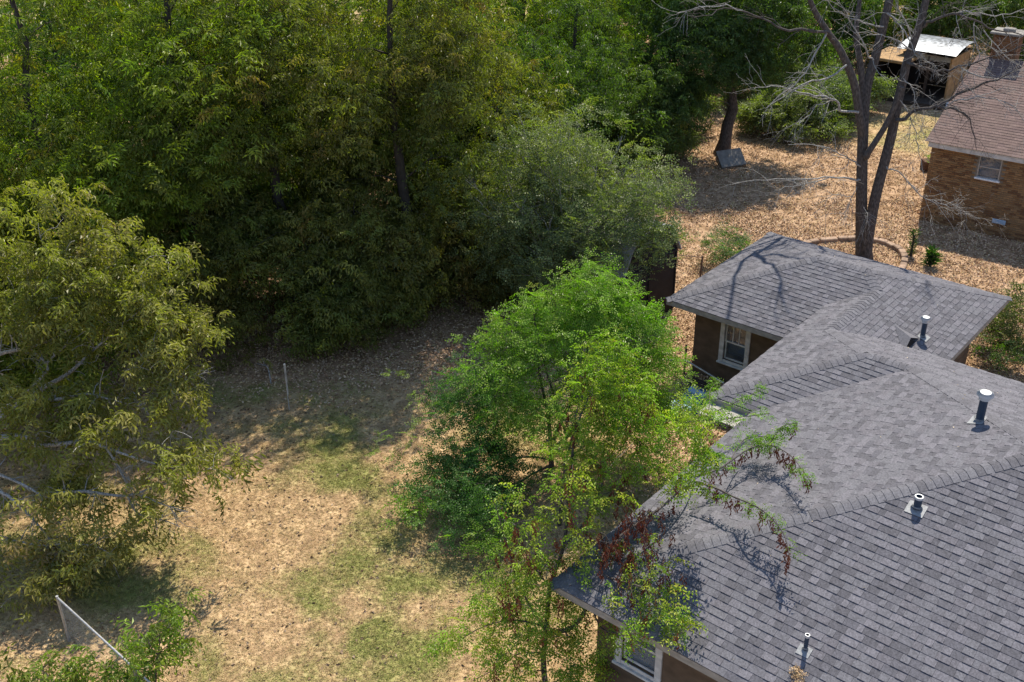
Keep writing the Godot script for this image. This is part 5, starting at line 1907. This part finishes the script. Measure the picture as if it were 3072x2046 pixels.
	for i in 130:
		var u := rnd(UG + 0.3, 13.0)
		var v := rnd(VF + 0.2, VN)
		var y := EAVE + SLOPE * minf(minf(u - UG, v - VF), VN - v)
		if i > 90:
			u = rnd(0.2, UC - 0.2)
			v = rnd(VA + 0.2, VB - 0.2)
			y = LOW + SLOPE * minf(minf(u, UC - u), minf(v - VA, VB - v))
			if u > UE and v < VN + 2.0: continue
		if y < LOW: continue
		var w := hw(Vector3(u, y + 0.024, -v))
		rs.put(Basis(Vector3.UP, rnd(0, TAU)).scaled(Vector3.ONE * rnd(0.25, 0.7)), w, Color(0.5, 0.42, 0.3) * rnd(0.5, 1.4))
	var bit := MB.new()
	bit.leaf(Vector3(-0.03, 0, 0), Vector3(1, 0.08, 0).normalized(), Vector3(0, 0, 1), 0.07, 0.035, 0.3)
	tag(scatter_node("roof_leaves", rs, bit.mesh(), M.dead_leaf, self), "scattered bits of dry leaf on the grey shingles", "leaves", "", "stuff")
	# pecan shoot at the near corner of the fence
	var shp := at_h(470, 2120)
	leafy_tree("pecan_sapling", "young pecan shoots beside the near end of the chain-link fence", "tree", shp,
		[[at_z(500, 1900, shp.z - 0.2) - shp, Vector3(0.35, 0.3, 0.3), 7], [at_z(440, 2000, shp.z) - shp, Vector3(0.5, 0.3, 0.4), 9], [at_z(330, 2010, shp.z) - shp, Vector3(0.6, 0.3, 0.4), 9], [at_z(160, 2030, shp.z) - shp, Vector3(0.6, 0.25, 0.4), 8], [at_z(480, 1840, shp.z - 0.3) - shp, Vector3(0.2, 0.15, 0.2), 3]],
		at_z(480, 1900, shp.z) - shp, 0.03, M.bark_grey, sprays.pecan, M.leaf_glossy, [Color(0.2, 0.30, 0.05), Color(0.30, 0.33, 0.06), Color(0.42, 0.27, 0.09)], 3, 0.16, 0.95, "", 0.25)


func _ready() -> void:
	# camera
	var cam := Camera3D.new()
	cam.name = "camera"
	add_child(cam)
	cam.position = Vector3(0, CAM_H, 0)
	cam.rotation = Vector3(-PITCH, 0, ROLL)
	cam.fov = rad_to_deg(2.0 * atan(1023.0 / FOCAL))
	cam.far = 600.0
	cam.current = true
	# sky and exposure
	var env := Environment.new()
	env.background_mode = Environment.BG_SKY
	var sm := ProceduralSkyMaterial.new()
	sm.sky_top_color = Color(0.50, 0.61, 0.78)
	sm.sky_horizon_color = Color(0.84, 0.87, 0.90)
	sm.sky_curve = 0.12
	sm.ground_bottom_color = Color(0.22, 0.2, 0.15)
	sm.ground_horizon_color = Color(0.4, 0.42, 0.38)
	sm.sky_energy_multiplier = 0.95
	var sky := Sky.new()
	sky.sky_material = sm
	env.sky = sky
	env.tonemap_mode = Environment.TONE_MAPPER_LINEAR
	env.tonemap_exposure = 1.65
	env.sdfgi_enabled = true
	env.ssao_enabled = true
	env.ssil_enabled = true
	var we := WorldEnvironment.new()
	we.name = "environment"
	we.environment = env
	add_child(we)
	# sun, high behind the wood
	var sun := DirectionalLight3D.new()
	sun.name = "sun"
	add_child(sun)
	sun.look_at_from_position(SUN * 50.0, Vector3.ZERO, Vector3.UP)
	sun.light_energy = 1.6
	sun.light_color = Color(1.0, 0.965, 0.90)
	sun.light_angular_distance = 0.53
	sun.shadow_enabled = true
	noise.seed = 7
	noise.frequency = 0.02
	noise.fractal_octaves = 3
	fine.seed = 9
	fine.frequency = 0.02
	fine.fractal_octaves = 3
	make_materials()
	build_ground()
	print("ground")
	build_house()
	print("house ", shingle_all.size())
	build_brick_house()
	build_sheds()
	print("buildings")
	build_wood()
	print("wood")
	build_left_pecan()
	build_green_tree()
	build_red_sapling()
	build_stem_shrub()
	build_bare_tree()
	print("trees")
	build_small()
	build_grass()
	build_litter()
	print("all")
